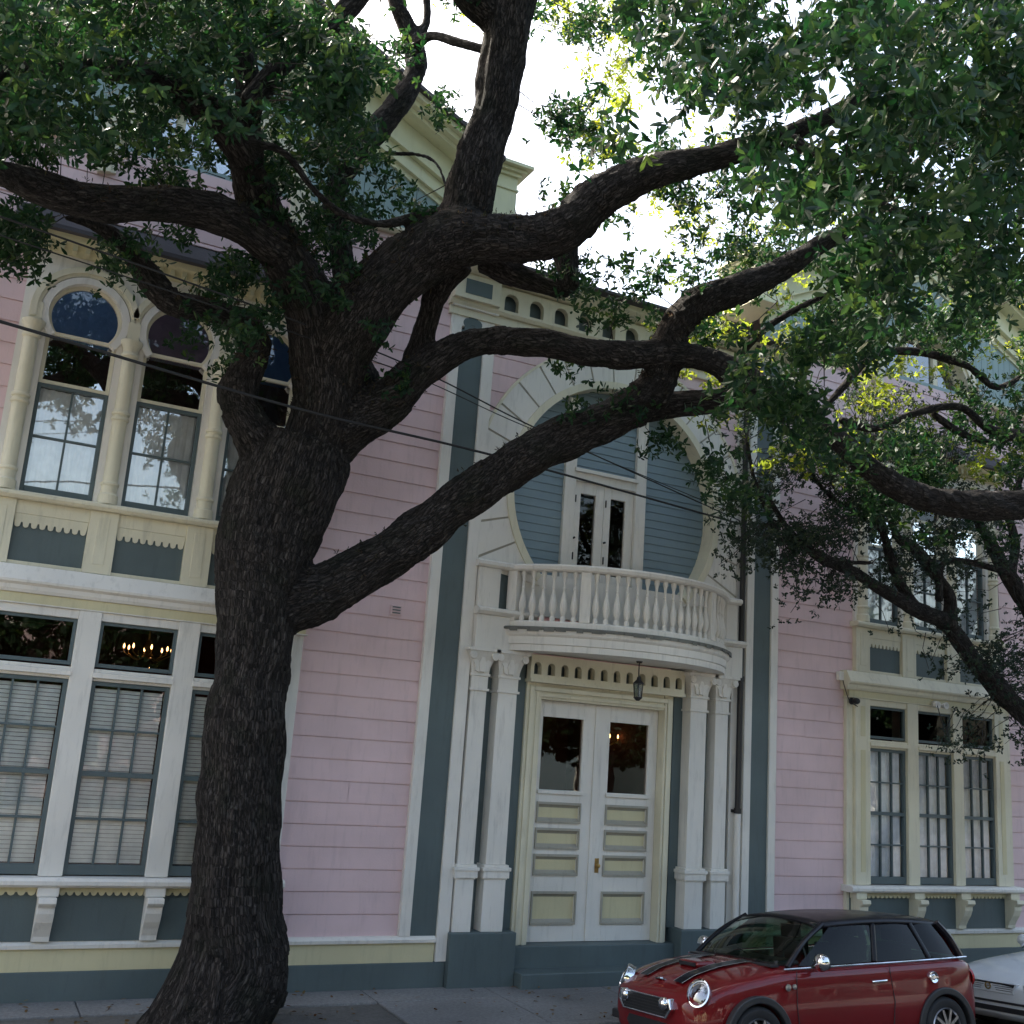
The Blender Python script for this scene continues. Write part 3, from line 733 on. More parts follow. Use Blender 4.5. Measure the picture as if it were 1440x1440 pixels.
# old lead flashing, lifted and broken along the edge
LEAD = paint('weathered_lead', (.16, .16, .14), rough=.7, var=.5, dirt=.9, bump=.6)
hb(m, 'balcony_flashing', LEAD)
m = MB()
for i in range(34):
    a = -BA+2*BA*(i+random.random())/34; l = random.uniform(1.5, 4.5); h = random.uniform(.012, .04)
    bband(m, [(.067, 4.225-h), (.072, 4.225-h), (.072, 4.24), (.067, 4.24)], a, min(a+l, BA), 3)
hb(m, 'flashing_flake', LEAD)
m = MB(); bband(m, [(-.13, 4.252), (.0, 4.252), (.0, 4.31), (-.02, 4.33), (-.13, 4.33)]); hb(m, 'bottom_rail', WHITE)
m = MB(); bband(m, [(-.15, 4.98), (-.13, 4.96), (.0, 4.96), (.025, 4.98), (.03, 5.02), (.01, 5.045), (-.14, 5.045), (-.16, 5.02)]); hb(m, 'top_rail', WHITE)
bp = [(.0, 0), (.034, 0), (.034, .05), (.02, .07), (.045, .14), (.05, .20), (.038, .28), (.02, .36), (.016, .40), (.026, .42), (.016, .44), (.018, .52), (.026, .56), (.034, .58), (.034, .63), (0, .63)]
m = MB(); m.lathe(bp, (0, 0, 0), 10); bme = m.mesh('baluster')
nb = 30; first = None
for i in range(nb):
    a = -BA+2*BA*(i+.5)/nb
    if i in (0, nb-1, 7, 22): continue
    x, y = barc(BR-.065, a)
    if first is None:
        o = obj('baluster', bme, WHITE, house, smooth=50); first = o
    else:
        o = first.copy(); COL.objects.link(o)
    o.matrix_parent_inverse = Matrix.Translation(-HX); o.location = (x, y, 4.33); o.rotation_euler = (0, 0, R(a))
for i in (0, 7, 22, nb-1):
    a = -BA+2*BA*(i+.5)/nb; x, y = barc(BR-.065, a); m = MB(); m.box(-.065, .065, -.06, .06, 0, .63); m.box(-.04, .04, -.066, -.06, .08, .55)
    o = m.build('newel', WHITE, house, bevel=.005); o.matrix_parent_inverse = Matrix.Translation(-HX); o.location = (x, y, 4.33); o.rotation_euler = (0, 0, R(a))
# end blocks beside balcony
m = MB()
for a, b in ((5.54, 5.84), (9.28, 9.62)): m.box(a, b, -.13, .1, 4.452, 4.96)
hb(m, 'pedestal', WHITE, bevel=.006)
m = MB(); m.box(5.841, 6.14, -.04, .1, 4.452, 4.96); m.box(9.10, 9.279, -.04, .1, 4.452, 4.96); hb(m, 'pedestal_gap', TEAL)
m = MB()
for a, b in ((5.50, 6.30), (9.2, 9.66)): m.prismx([(.1, 4.962), (-.15, 4.962), (-.19, 4.99), (-.19, 5.03), (-.16, 5.05), (.1, 5.05)], a, b)
hb(m, 'pedestal_cap', WHITE)
m = MB(); m.box(9.622, 9.826, -.028, .02, .56, 8.3); hb(m, 'return_board', WHITE)
# ---------------- crowning cornice of the entrance block
m = MB(); m.prismx([(.1, 8.36), (-.10, 8.36), (-.13, 8.40), (-.13, 8.43), (.1, 8.43)], 4.84, 10.42); m.box(4.86, 10.40, -.06, .1, 8.24, 8.358); hb(m, 'architrave', CREAM)
m = MB(); x0 = 5.52; n = 11; x1 = 9.75; wd = (x1-x0)/n
holes = []
for i in range(n):
    c = x0+wd*(i+.5); r_ = wd*.27
    holes.append([(c-r_, 8.44), (c+r_, 8.44), (c+r_, 8.58)]+circ(c, 8.58, r_, 0, 180, 8)[1:-1]+[(c-r_, 8.58)])
m.prism([(x0, 8.431), (x1, 8.431), (x1, 8.76), (x0, 8.76)], -.12, -.03, holes)
m.box(4.86, 5.519, -.19, .1, 8.431, 8.78); m.box(9.751, 10.40, -.19, .1, 8.431, 8.78)
hb(m, 'bracket_frieze', CREAM, bevel=.004)
m = MB(); m.box(x0, x1, .02, .1, 8.431, 8.76); m.box(5.0, 5.38, -.2, -.15, 8.50, 8.70); m.box(9.9, 10.26, -.2, -.15, 8.50, 8.70); hb(m, 'frieze_panel', TEAL)
m = MB(); m.prismx([(.1, 8.781), (-.24, 8.781), (-.34, 8.83), (-.36, 8.90), (.1, 8.90)], 4.80, 10.46); hb(m, 'crown_moulding', CREAM)
m = MB(); m.prismx([(.0, 8.902), (-.52, 8.902), (-.52, 8.94), (4.5, 11.0), (4.5, 10.9), (.0, 8.95)], 4.72, 10.52); hb(m, 'roof', ROOF)

# ---------------- gables
def make_gable(xc):
    s = .475
    half = (GAPZ-GZ0)/s
    bw = min(half, 5.12-1.62)
    L, Rr = xc-bw, xc+bw
    zt = GAPZ; ze = GAPZ-bw*s
    r0, r1, cz = 1.02, 1.22, 9.05
    # tympanum of upright teal boards with the arch window opening
    m = MB(); hole = circ(xc, cz, r1-.02, -12, 192, 40)
    hole = [(min(max(x, L), Rr), max(z, 8.36)) for x, z in hole]
    def topz(x): return zt-.25-abs(x-xc)*s
    n = int((Rr-L)/.14); 
    for i in range(n):
        a, b = L+(Rr-L)*i/n+.004, L+(Rr-L)*(i+1)/n-.004
        lo = []
        for x in (a, b):
            d = (r1-.03)**2-(x-xc)**2; lo.append(max(9.2, cz+math.sqrt(d)) if d > 0 else 9.2)
        ta, tb = topz(a), topz(b)
        if min(ta, tb) < 9.25: continue
        m.prism([(a, lo[0]), (b, lo[1]), (b, tb), (a, ta)], -.02, .02)
    hb(m, 'tympanum', TEAL2)
    m = MB(); m.prism([(L, 9.19), (Rr, 9.19), (Rr, ze-.3), (xc, zt-.3), (L, ze-.3)], .025, .05, [circ(xc, cz, r1-.05, 10, 170, 20)]); hb(m, 'tympanum_backing', TEAL2)
    m = MB(); m.arcband(xc, cz, r0+.06, r1, -.09, .03, -12, 192, 48); m.arcband(xc, cz, r0, r0+.058, -.06, .25, -12, 192, 48); m.arcband(xc, cz, r1+.002, r1+.05, -.05, .03, 4, 176, 48); hb(m, 'gable_arch', CREAM)
    m = MB(); m.prismx([(.05, 9.10), (-.07, 9.10), (-.11, 9.14), (-.11, 9.18), (.05, 9.19)], L, xc-r1-.04); m.prismx([(.05, 9.10), (-.07, 9.10), (-.11, 9.14), (-.11, 9.18), (.05, 9.19)], xc+r1+.04, Rr); hb(m, 'pediment_base', CREAM)
    # rake: stepped mouldings following each slope
    for sg in (-1, 1):
        m = MB()
        def band(t0, t1, y0, y1):
            xa, xb = xc, xc+sg*(bw+.02)
            pts = [(xa, zt-t0), (xb, zt-t0-(bw+.02)*s), (xb, zt-t1-(bw+.02)*s), (xa, zt-t1)]
            m.prism(pts, y0, y1)
        band(.0, .07, -.52, .05); band(.072, .14, -.44, .05); band(.142, .2, -.34, .05); band(.202, .55, -.10, .05); band(.552, .60, -.15, .05); band(.602, .78, -.07, .05); band(.782, .82, -.11, .05); band(.822, .9, -.05, .05)
        hb(m, 'rake_board', GCREAM)
        # boxed eave return
        m = MB(); xe = xc+sg*bw; a, b = sorted((xe-sg*.05, xe+sg*.42)); zz = ze
        m.box(a, b, -.38, .5, zz-.72, zz-.12); 
        for e, q0, q1 in ((.04, -.12, -.07), (.09, -.069, -.02), (.16, -.019, .03), (.02, -.32, -.29), (.025, -.76, -.721)): m.box(a-e, b+e, -.38-e, .5, zz+q0, zz+q1)
        hb(m, 'eave_return', GCREAM, bevel=.005)
    m = MB()
    for sg in (-1, 1):
        xa, xb = xc, xc+sg*(bw+.12)
        m.prism([(xa, zt+.005), (xb, zt+.005-(bw+.12)*s), (xb, zt+.06-(bw+.12)*s), (xa, zt+.06)], -.60, 9.9)
    hb(m, 'gable_roof', ROOF)
    # arched window within
    m = MB(); y = .12
    m.arcband(xc, cz, r0-.07, r0, y, y+.08, -12, 192, 40)
    for dx in (-.36, .36): h = math.sqrt((r0-.07)**2-dx*dx); m.box(xc+dx-.05, xc+dx+.05, y-.01, y+.08, 8.4, cz+h)
    m.box(xc-r0+.04, xc+r0-.04, y+.002, y+.07, 9.0, 9.06); m.box(xc-r0, xc+r0, y-.02, y+.08, 8.36, 8.44)
    wd = hb(m, 'arched_window', CREAM)
    g = MB(); g.prism([(xc-r0+.05, 8.42), (xc+r0-.05, 8.42)]+circ(xc, cz, r0-.05, 0, 180, 30), y+.04, y+.045); g.build('pane', GLASS, wd)
    m = MB(); m.box(xc-1.2, xc+1.2, 1.6, 1.64, 8.3, 10.2); hb(m, 'gable_room_wall', ROOM)
TEAL2 = paint('pale_teal_paint', (.24, .33, .33), var=.1, dirt=.2)
GCREAM = paint('pale_yellow_paint', (.66, .66, .45), var=.08, dirt=.25)
make_gable(GAPX); make_gable(15.2-GAPX)
m = MB(); m.prismx([(-.45, 8.93), (.2, 9.3), (5, 10.9), (10, 9.2), (10, 9.1), (.2, 9.19)], 5.6, 9.6); hb(m, 'rear_roof', ROOF)

# ---------------- fittings on the wall
m = MB(); pts = [(9.72, -.10, 2.10), (9.72, -.10, 8.2), (9.72, -.2, 8.45), (9.72, -.34, 8.86)]; m.tube(pts, .042, 10)
for z in (2.1, 3.9, 5.6, 7.4): m.lathe([(.052, z), (.052, z+.07)], (9.72, -.10, 0), 12); m.box(9.66, 9.78, -.075, .0, z+.01, z+.05)
tag(m.build('downpipe', BLACK, smooth=True), 'tall black downpipe on the right of the curved balcony', 'downpipe')
m = MB(); m.tube([(9.72, -.10, -.02), (9.72, -.10, 2.095)], .045, 12); m.lathe([(.055, .1), (.055, .16)], (9.72, -.10, 0), 12); tag(m.build('standpipe', WHITE, smooth=True), 'white lower pipe under the black downpipe', 'pipe')
# house plaque (small lettered plate, unreadable lines)
pc = at(557, 858, -.02)
m = MB(); m.box(-.075, .075, -.012, .0, -.06, .06); o = m.build('wall_plaque', PINK, bevel=.003); o.location = (pc.x, -.02, pc.z)
tag(o, 'small pink vented plate on the pink siding beside the trunk', 'vent')
for z in (-.035, 0, .035):
    q = MB(); q.box(-.05, .05, -.022, -.0125, z-.006, z+.006); q.build('louvre', TEAL, o)
# lantern under the balcony
lt = empty('hanging_lantern', (7.66, -.62, 3.955), label='small black lantern hanging under the curved balcony', cat='lantern')
m = MB(); m.tube([(0, 0, 0), (0, 0, -.20)], .008, 6); m.lathe([(0, 0), (.045, 0), (.03, -.025), (0, -.025)], (0, 0, 0), 12); m.build('chain', BLACK, lt)
m = MB(); m.lathe([(0, -.19), (.02, -.20), (.03, -.235), (.075, -.275), (.078, -.285), (0, -.285)], n=6)
for i in range(6): a = i*math.pi/3; m.tube([(.068*math.cos(a), .068*math.sin(a), -.285), (.05*math.cos(a), .05*math.sin(a), -.45)], .006, 4)
m.lathe([(0, -.45), (.062, -.45), (.062, -.465), (.02, -.50), (0, -.50)], n=6); m.build('cage', BLACK, lt)
m = MB(); m.lathe([(.062, -.287), (.046, -.449)], n=6); m.build('lantern_glass', LAMPG, lt)
m = MB(); m.lathe([(0, -.34), (.014, -.36), (.012, -.42), (.012, -.449)], n=8); m.build('candle', CREAM, lt)
# flood lamp, camera and cable on the right bay
pc = at(1203, 986, -.2); c = Vector((pc.x, -.16, pc.z))
fl = empty('security_camera', c, label='small black round camera on the cream post of the right bay', cat='camera')
m = MB(); m.lathe([(0, -.10), (.035, -.10), (.045, -.08), (.045, -.02), (.03, 0), (0, 0)], n=14, axis='y'); m.build('camera_body', BLACK, fl, smooth=True)
m = MB(); m.lathe([(.05, .03), (.05, .045), (0, .045)], n=14, axis='y'); m.tube([(0, 0, 0), (0, .035, 0)], .015, 8); m.build('bracket', BLACK, fl)
a = at(1182, 951, -.05); m = MB()
m.box(a.x-.06, a.x+.06, -.09, -.02, a.z-.06, a.z+.07); tag(m.build('junction_box', WHITE, bevel=.005), 'white junction box on pink siding beside the right bay cornice', 'junction box')
m = MB(); m.tube([tuple(p) for p in spline([(a.x, -.10, a.z-.06), (a.x+.03, -.12, a.z-.20), (a.x+.10, -.14, a.z-.36), (a.x+.22, -.17, a.z-.43), (c.x, c.y-.02, c.z-.04)], 6)], .006, 5); tag(m.build('camera_cable', TRIMB), 'thin dark cable looping from the junction box to the camera', 'cable')
pc = at(1318, 990, -.22); fl = empty('floodlight', (pc.x, -.2, pc.z), label='white twin floodlight above the middle transom of the right bay', cat='floodlight')
m = MB(); m.lathe([(0, 0), (.05, 0), (.05, .05), (0, .05)], n=14, axis='y'); m.build('base_plate', WHITE, fl)
for s in (-1, 1):
    m = MB(); m.tube([(0, -.01, 0), (s*.06, -.04, -.01)], .012, 6); m.lathe([(0, 0), (.03, -.01), (.055, -.09), (.05, -.09), (0, -.06)], (s*.09, -.03, -.02), 12, 'y'); m.build('lamp_head', WHITE, fl, smooth=True)
# chandeliers inside
def chandelier(loc, label, sc_=1.):
    c = empty('chandelier', loc, label=label, cat='chandelier', group='lit chandeliers inside the house')
    m = MB(); m.tube([(0, 0, 0), (0, 0, -.35*sc_)], .012, 6); m.lathe([(0, -.2), (.03, -.22), (.05, -.3), (.02, -.36), (.06, -.42), (0, -.48)], n=10)
    for i in range(8):
        a = i*math.pi/4; rr = .28*sc_
        m.tube([(0, 0, -.4), (rr*.5*math.cos(a), rr*.5*math.sin(a), -.46), (rr*math.cos(a), rr*math.sin(a), -.38), (rr*math.cos(a), rr*math.sin(a), -.34)], .008, 5)
    m.build('frame', BRASS, c)
    for i in range(8):
        a = i*math.pi/4; rr = .28*sc_; q = MB(); q.lathe([(0, -.34), (.009, -.33), (.012, -.31), (.007, -.29), (0, -.275)], (rr*math.cos(a), rr*math.sin(a), 0), 8); q.build('bulb', BULB, c)
    q = MB()
    for i in range(40):
        a = random.uniform(0, 6.28); r_ = random.uniform(.05, .28)*sc_; z = random.uniform(-.62, -.38)
        q.lathe([(0, z), (.012, z+.015), (0, z+.035)], (r_*math.cos(a), r_*math.sin(a), 0), 4)
    q.build('crystal', CHROME, c)
chandelier((1.95, 1.6, 3.95), 'lit chandelier behind the transom just left of the trunk')
chandelier((6.95, 1.3, 3.45), 'lit chandelier behind the left glass of the double door')
chandelier((8.75, 2.0, 3.35), 'lit chandelier behind the right glass of the double door')
chandelier((1.75, 1.0, 9.6), 'lit chandelier in the left gable behind the oak leaves')

# ------------------------------------------------------------------ service wires
def wire(pts, r, label):
    P = spline(pts, 10); m = MB(); m.tube([tuple(p) for p in P], r, 6); tag(m.build('service_wire', RUBBER), label, 'wire')
a0 = at(-700, 250, -5.2); a = at(0, 452, -3.3); b = at(420, 575, -2.15); c = at(700, 642, -1.35); d = at(1042, 737, -.15)
wire([a0, a, b, c, d], .014, 'thick black service wire crossing in front of the oak trunk')
a = at(-700, 60, -4.6); b = at(500, 483, -1.75); c = at(760, 605, -.95); d = at(1040, 732, -.13)
wire([a, b, c, d], .009, 'thin black service wire above the thick one, behind the limbs')
wire([at(-700, 100, -4.7), at(505, 500, -1.7), at(740, 600, -1.0), at(1044, 727, -.12)], .006, 'thinnest black service wire, right under the thin one near the low limb')

# ------------------------------------------------------------------ trees
def baked(o):
    dg = bpy.context.evaluated_depsgraph_get(); me = bpy.data.meshes.new_from_object(o.evaluated_get(dg)); return me
def limb_tree(name, limbs, base, root, mat, voxel=.028):
    """limbs: lists of (Vector, radius). Union of swept limbs, remeshed so that forks blend, then bark relief"""
    m = MB(); SEG = []
    for L in limbs:
        P = spline([(*p, r) for p, r in L], 6)
        pts = [p[:3] for p in P]; rad = [max(.006, p[3]*(.95 if p[3] < .30 else 1)) for p in P]
        m.tube(pts, rad, 18)
        s = 0
        for i in range(len(pts)-1):
            d_ = np.linalg.norm(pts[i+1]-pts[i]); SEG.append((*pts[i], *pts[i+1], rad[i], s, d_)); s += d_
    me = m.mesh('limbs'); o = bpy.data.objects.new('tmp', me); COL.objects.link(o)
    r_ = o.modifiers.new('r', 'REMESH'); r_.mode = 'VOXEL'; r_.voxel_size = voxel
    s_ = o.modifiers.new('s', 'SMOOTH'); s_.iterations = 6; s_.factor = .5
    me2 = baked(o); bpy.data.objects.remove(o); bpy.data.meshes.remove(me)
    n = len(me2.vertices); co = np.empty(n*3); me2.vertices.foreach_get('co', co); co = co.reshape(-1, 3)
    no = np.empty(n*3); me2.vertices.foreach_get('normal', no); no = no.reshape(-1, 3)
    S = np.array(SEG); best = np.full(n, 1e9); bi = np.zeros(n, int); bt = np.zeros(n)
    for i, q in enumerate(S):
        a, b = q[:3], q[3:6]; ab = b-a; L2 = ab@ab+1e-9
        t = np.clip(((co-a)@ab)/L2, 0, 1); dd = np.linalg.norm(co-a-t[:, None]*ab, axis=1)/q[6]
        k = dd < best; best[k] = dd[k]; bi[k] = i; bt[k] = t[k]
    q = S[bi]; ax = q[:, 3:6]-q[:, :3]; ax /= np.linalg.norm(ax, axis=1)[:, None]+1e-9
    cen = q[:, :3]+(q[:, 3:6]-q[:, :3])*bt[:, None]; rel = co-cen
    along = q[:, 7]+q[:, 8]*bt
    bc = rel-ax*(np.sum(rel*ax, 1))[:, None]          # radial part keeps its frequency, along-limb part is stretched
    bc = bc+ax*(along*.22)[:, None]
    # furrow relief and lumps
    dis = np.empty(n)
    for i in range(n):
        v = bc[i]*11; w_ = co[i]*2.2
        f_ = noise.ridged_multi_fractal(Vector(v), 1, 2.1, 3, 1, 2, noise_basis='PERLIN_ORIGINAL') if False else noise.noise(Vector(v))+.5*noise.noise(Vector(v*2.1))
        dis[i] = f_*.028+noise.noise(Vector(w_))*.030
    sc_ = np.clip(q[:, 6]/.18, .2, 1.3)
    co = co+no*(dis*sc_)[:, None]
    me2.vertices.foreach_set('co', (co-np.array(base)).ravel())
    at_ = me2.attributes.new('barkco', 'FLOAT_VECTOR', 'POINT'); at_.data.foreach_set('vector', bc.astype(np.float32).ravel())
    me2.shade_smooth(); me2.update()
    while me2.materials: me2.materials.pop()
    o = obj(name, me2, mat, root); return o
def leaves(name, C, AXD, nl, ln, mat, root, base, wid=.36, spread=(35, 85)):
    """C sprig centres (n,3), AXD sprig axes; whorls of folded leaves"""
    n = len(C); N = n*nl
    c = np.repeat(C, nl, 0); ax = np.repeat(AXD, nl, 0)
    k = np.tile(np.arange(nl), n); phi = k*2.399+np.repeat(rng.uniform(0, 6.28, n), nl)+rng.normal(0, .25, N)
    th = np.radians(rng.uniform(spread[0], spread[1], N))
    ref = np.where(np.abs(ax[:, 2:3]) < .9, np.array([[0, 0, 1.]]), np.array([[1., 0, 0]]))
    e1 = np.cross(ax, ref); e1 /= np.linalg.norm(e1, axis=1)[:, None]; e2 = np.cross(ax, e1)
    rad = e1*np.cos(phi)[:, None]+e2*np.sin(phi)[:, None]
    d = ax*np.cos(th)[:, None]+rad*np.sin(th)[:, None]; d[:, 2] -= rng.uniform(.0, .25, N); d /= np.linalg.norm(d, axis=1)[:, None]
    sd_ = np.cross(d, ax); sd_ /= np.linalg.norm(sd_, axis=1)[:, None]+1e-9
    nn = np.cross(sd_, d); tw = rng.normal(0, .45, N)
    sdt = sd_*np.cos(tw)[:, None]+nn*np.sin(tw)[:, None]; nn = np.cross(sdt, d)
    l = (ln*rng.uniform(.6, 1.25, N))[:, None]; w_ = l*wid*.5
    st = c+ax*(rng.uniform(-1.0, .5, N)[:, None])*l*.9
    fold = rng.uniform(.1, .45, N)[:, None]*w_; droop = nn*l*rng.uniform(-.12, .12, N)[:, None]
    b = st; t = st+d*l+droop
    L1 = st+d*l*.35+sdt*w_*.85+nn*fold; L2 = st+d*l*.72+sdt*w_+nn*fold+droop*.5
    R1 = st+d*l*.35-sdt*w_*.85+nn*fold; R2 = st+d*l*.72-sdt*w_+nn*fold+droop*.5
    V = np.stack([b, L1, L2, t, R2, R1], 1).reshape(-1, 3)-np.array(base)
    me = bpy.data.meshes.new(name); me.vertices.add(6*N); me.vertices.foreach_set('co', V.astype(np.float32).ravel())
    me.loops.add(8*N); me.polygons.add(2*N)
    o = (np.arange(N)*6)[:, None]; idx = np.hstack([o+0, o+1, o+2, o+3, o+0, o+3, o+4, o+5])
    me.loops.foreach_set('vertex_index', idx.ravel().astype(np.int32)); me.polygons.foreach_set('loop_start', (np.arange(2*N)*4).astype(np.int32))
    me.update(calc_edges=True)
    lv = np.clip(np.repeat(rng.normal(.4, .22, n), nl)+rng.normal(0, .15, N), 0, .95); 
    a_ = me.attributes.new('lv', 'FLOAT', 'FACE'); a_.data.foreach_set('value', np.repeat(lv, 2).astype(np.float32))
    return obj(name, me, mat, root)
def rand_axes(n, up=.25):
    a = rng.normal(0, 1, (n, 3)); a[:, 2] = a[:, 2]*.6+up; return a/np.linalg.norm(a, axis=1)[:, None]
from mathutils import noise
def grid_pts(G, cell, yr, per, seed=.3, u0=0, v0=0):
    """G rows of densities; returns world points; yr(u,v)->(y0,y1)"""
    out = []
    for r, row in enumerate(G):
        for c, ch in enumerate(row):
            dn = int(ch) if ch != '.' else 0
            n = rng.poisson(per*dn*2*(1.45 if c < 13 else 1))
            for _ in range(n):
                u = u0+(c+rng.normal(.5, .32))*cell; v = v0+(r+rng.normal(.5, .32))*cell
                if rng.random() > min(1, max(.04, .5+1.7*noise.noise(Vector((u/62, v/62, seed))))): continue
                a, b = yr(u, v); y = rng.uniform(a, b); p = at(u, v, y); out.append(p[:])
    return np.array(out)
def clump(P, k, rad):
    """turn points into leafy clumps"""
    n = len(P); Q = np.repeat(P, k, 0)+rng.normal(0, rad, (n*k, 3))*np.array([1, 1, .75]); return Q
def twigs(mb, P, rad_, ends):
    for p in P:
        q = np.array(p); d = ends[np.argmin(np.linalg.norm(ends-q, axis=1))]; v = d-q; L = np.linalg.norm(v)
        if L < .08: continue
        if L > .6: v = v/L*.5
        mid_ = q+v*.5+rng.normal(0, .05, 3); mb.tube([tuple(q), tuple(mid_), tuple(q+v)], [.003, rad_*.7, rad_], 4, caps=False)

# ---- the live oak
T = (2.62, -1.30, 0)
oak = empty('live_oak', T, label='massive live oak with forking dark limbs on the verge in front of the pink house', cat='tree')
def px(L, y0, y1=None):
    """photo outline points (u, v, half width) placed at depth from y0 to y1"""
    y1 = y0 if y1 is None else y1; out = []
    for i, (u, v, r) in enumerate(L):
        y = y0+(y1-y0)*i/max(1, len(L)-1); p = at(u, v, y); dep = (p-CAM).dot(AF); out.append((p, r*dep/FPX))
    return out
limbs = []
tr = px([(333, 1370, 72), (330, 1300, 66), (333, 1220, 61), (338, 1120, 59), (346, 1020, 57), (356, 940, 53), (362, 870, 55), (368, 800, 63), (385, 735, 70), (405, 680, 74), (425, 630, 70)], -1.30)
limbs.append([(Vector((2.56, -1.30, -.15)), .62), (Vector((2.56, -1.30, .05)), .54)]+tr[0:])
for i in range(9):
    a = i*2*math.pi/9+.35; c_, s_ = math.cos(a)*(.72 if math.cos(a) > 0 else 1), math.sin(a); r_ = random.uniform(.62, .80)
    limbs.append([(Vector((2.62+c_*.16, -1.3+s_*.16, 1.0)), .22), (Vector((2.60+c_*.26, -1.3+s_*.26, .5)), .19), (Vector((2.58+c_*.42, -1.3+s_*.38, .16)), .16), (Vector((2.56+c_*r_, -1.3+s_*min(r_, .5), -.10)), .10)])
B = limbs.append
B(px([(405, 690, 55), (374, 636, 36), (344, 588, 30), (338, 550, 30), (351, 512, 24), (358, 480, 24), (344, 454, 22), (295, 437, 18), (240, 425, 20), (205, 385, 19), (180, 350, 15), (140, 320, 10), (90, 305, 5)], -1.3, -1.9))
B(px([(425, 670, 60), (455, 595, 46), (455, 520, 44), (440, 440, 40), (408, 375, 37), (372, 310, 32), (352, 250, 28), (345, 190, 24), (350, 130, 20), (340, 60, 16), (335, -20, 13), (330, -120, 8)], -1.3, -3.2))
B(px([(385, 345, 30), (330, 308, 30), (250, 290, 27), (180, 288, 26), (110, 280, 26), (50, 262, 23), (0, 243, 20), (-80, 225, 18), (-220, 190, 12), (-330, 190, 6)], -2.2, -4.2))
B(px([(348, 220, 26), (310, 170, 24), (270, 140, 25), (220, 112, 21), (160, 97, 17), (80, 93, 15), (0, 103, 13), (-100, 80, 8)], -2.6, -4.4))
B(px([(350, 150, 20), (400, 90, 16), (450, 50, 15), (500, 0, 15), (560, -80, 10)], -2.9, -3.6))
B(px([(462, 590, 45), (468, 520, 46), (488, 468, 47), (530, 412, 47), (590, 362, 44), (650, 336, 43), (720, 337, 34), (785, 325, 36), (840, 280, 33), (900, 246, 27), (970, 230, 23), (1040, 212, 18), (1110, 190, 15), (1190, 150, 13), (1260, 90, 11), (1330, 30, 8)], -1.35, -5.6))
B(px([(650, 335, 40), (658, 290, 37), (668, 235, 33), (690, 170, 32), (704, 100, 33), (714, 40, 34), (728, -20, 33), (745, -100, 28), (770, -200, 18)], -2.6, -3.6))
B(px([(712, 40, 30), (680, 10, 25), (640, -30, 20), (600, -90, 12)], -3.1, -3.4))
B(px([(500, 590, 26), (512, 545, 22), (500, 500, 22), (488, 440, 20), (484, 380, 18), (476, 330, 17), (470, 280, 17), (500, 215, 20), (550, 160, 19), (583, 105, 16), (580, 60, 15), (562, 15, 13), (545, -40, 12), (520, -120, 8)], -1.1, -1.5))
B(px([(584, 60, 9), (610, 50, 7), (650, 62, 8), (700, 75, 7)], -1.5, -2.6))
B(px([(582, 58, 9), (600, 30, 7), (598, -20, 6)], -1.5, -1.5))
B(px([(440, 620, 60), (490, 592, 44), (545, 567, 33), (588, 524, 28), (640, 492, 23), (700, 478, 20), (760, 483, 21), (820, 495, 20), (880, 500, 20), (940, 498, 20), (1000, 508, 20), (1050, 538, 24), (1085, 565, 24), (1140, 592, 15), (1180, 620, 16), (1225, 662, 18), (1275, 692, 20), (1335, 707, 22), (1400, 711, 22), (1470, 706, 22), (1560, 690, 20), (1680, 650, 14)], -1.3, -5.2))
B(px([(585, 525, 26), (600, 455, 18), (615, 405, 20), (645, 365, 26)], -1.6, -2.4))
B(px([(395, 850, 48), (450, 832, 41), (510, 800, 37), (570, 764, 34), (640, 710, 33), (700, 666, 32), (760, 632, 32), (830, 600, 31), (890, 570, 30), (925, 538, 28), (938, 490, 25), (955, 452, 25), (988, 424, 24), (1040, 405, 21), (1100, 378, 18), (1145, 350, 15), (1200, 315, 12), (1260, 260, 9), (1320, 200, 6)], -1.3, -4.2))
B(px([(895, 572, 24), (960, 568, 19), (1010, 563, 17), (1060, 560, 21), (1090, 568, 20)], -2.4, -2.9))
B(px([(680, 362, 26), (740, 392, 17), (785, 408, 14), (802, 400, 14)], -2.5, -2.8)); B(px([(790, 330, 24), (797, 365, 17), (802, 405, 15)], -2.7, -2.8))
B(px([(1040, 500, 6), (1080, 460, 6), (1140, 425, 5), (1200, 400, 4)], -2.7, -3.6))
B(px([(1145, 590, 6.1), (1190, 540, 6.1), (1230, 500, 6.8), (1290, 495, 6.8), (1360, 515, 6.1), (1402, 545, 5.4), (1450, 520, 4.1)], -3, -3.4))
B(px([(1180, 590, 6.1), (1230, 602, 6.8), (1290, 580, 6.1), (1350, 572, 6.1), (1392, 604, 7.5), (1450, 612, 8.8), (1540, 600, 6.8)], -3.2, -4)); B(px([(1310, 580, 5.4), (1345, 605, 6.1), (1390, 622, 5.4), (1420, 618, 4.1)], -3.4, -3.7))
B(px([(1200, 140, 9), (1215, 95, 9), (1180, 65, 8), (1110, 68, 7)], -5, -5)); B(px([(1110, 195, 12), (1180, 240, 10), (1240, 290, 9), (1320, 310, 8), (1450, 330, 6)], -4.9, -6))
B(px([(355, 200, 7), (400, 215, 6), (440, 265, 6), (480, 300, 6), (540, 315, 7), (600, 300, 8), (640, 300, 8)], -2.8, -2.6))
B(px([(540, 215, 4), (590, 218, 4), (615, 232, 3), (630, 270, 3), (645, 300, 4)], -1.4, -2.5))
trunk = limb_tree('trunk', limbs, T, oak, BARK)
ENDS = np.array([tuple(p) for L in limbs for p, r in [(Vector(q[:3]), q[3]) for q in spline([(*a, b) for a, b in L], 4)]])
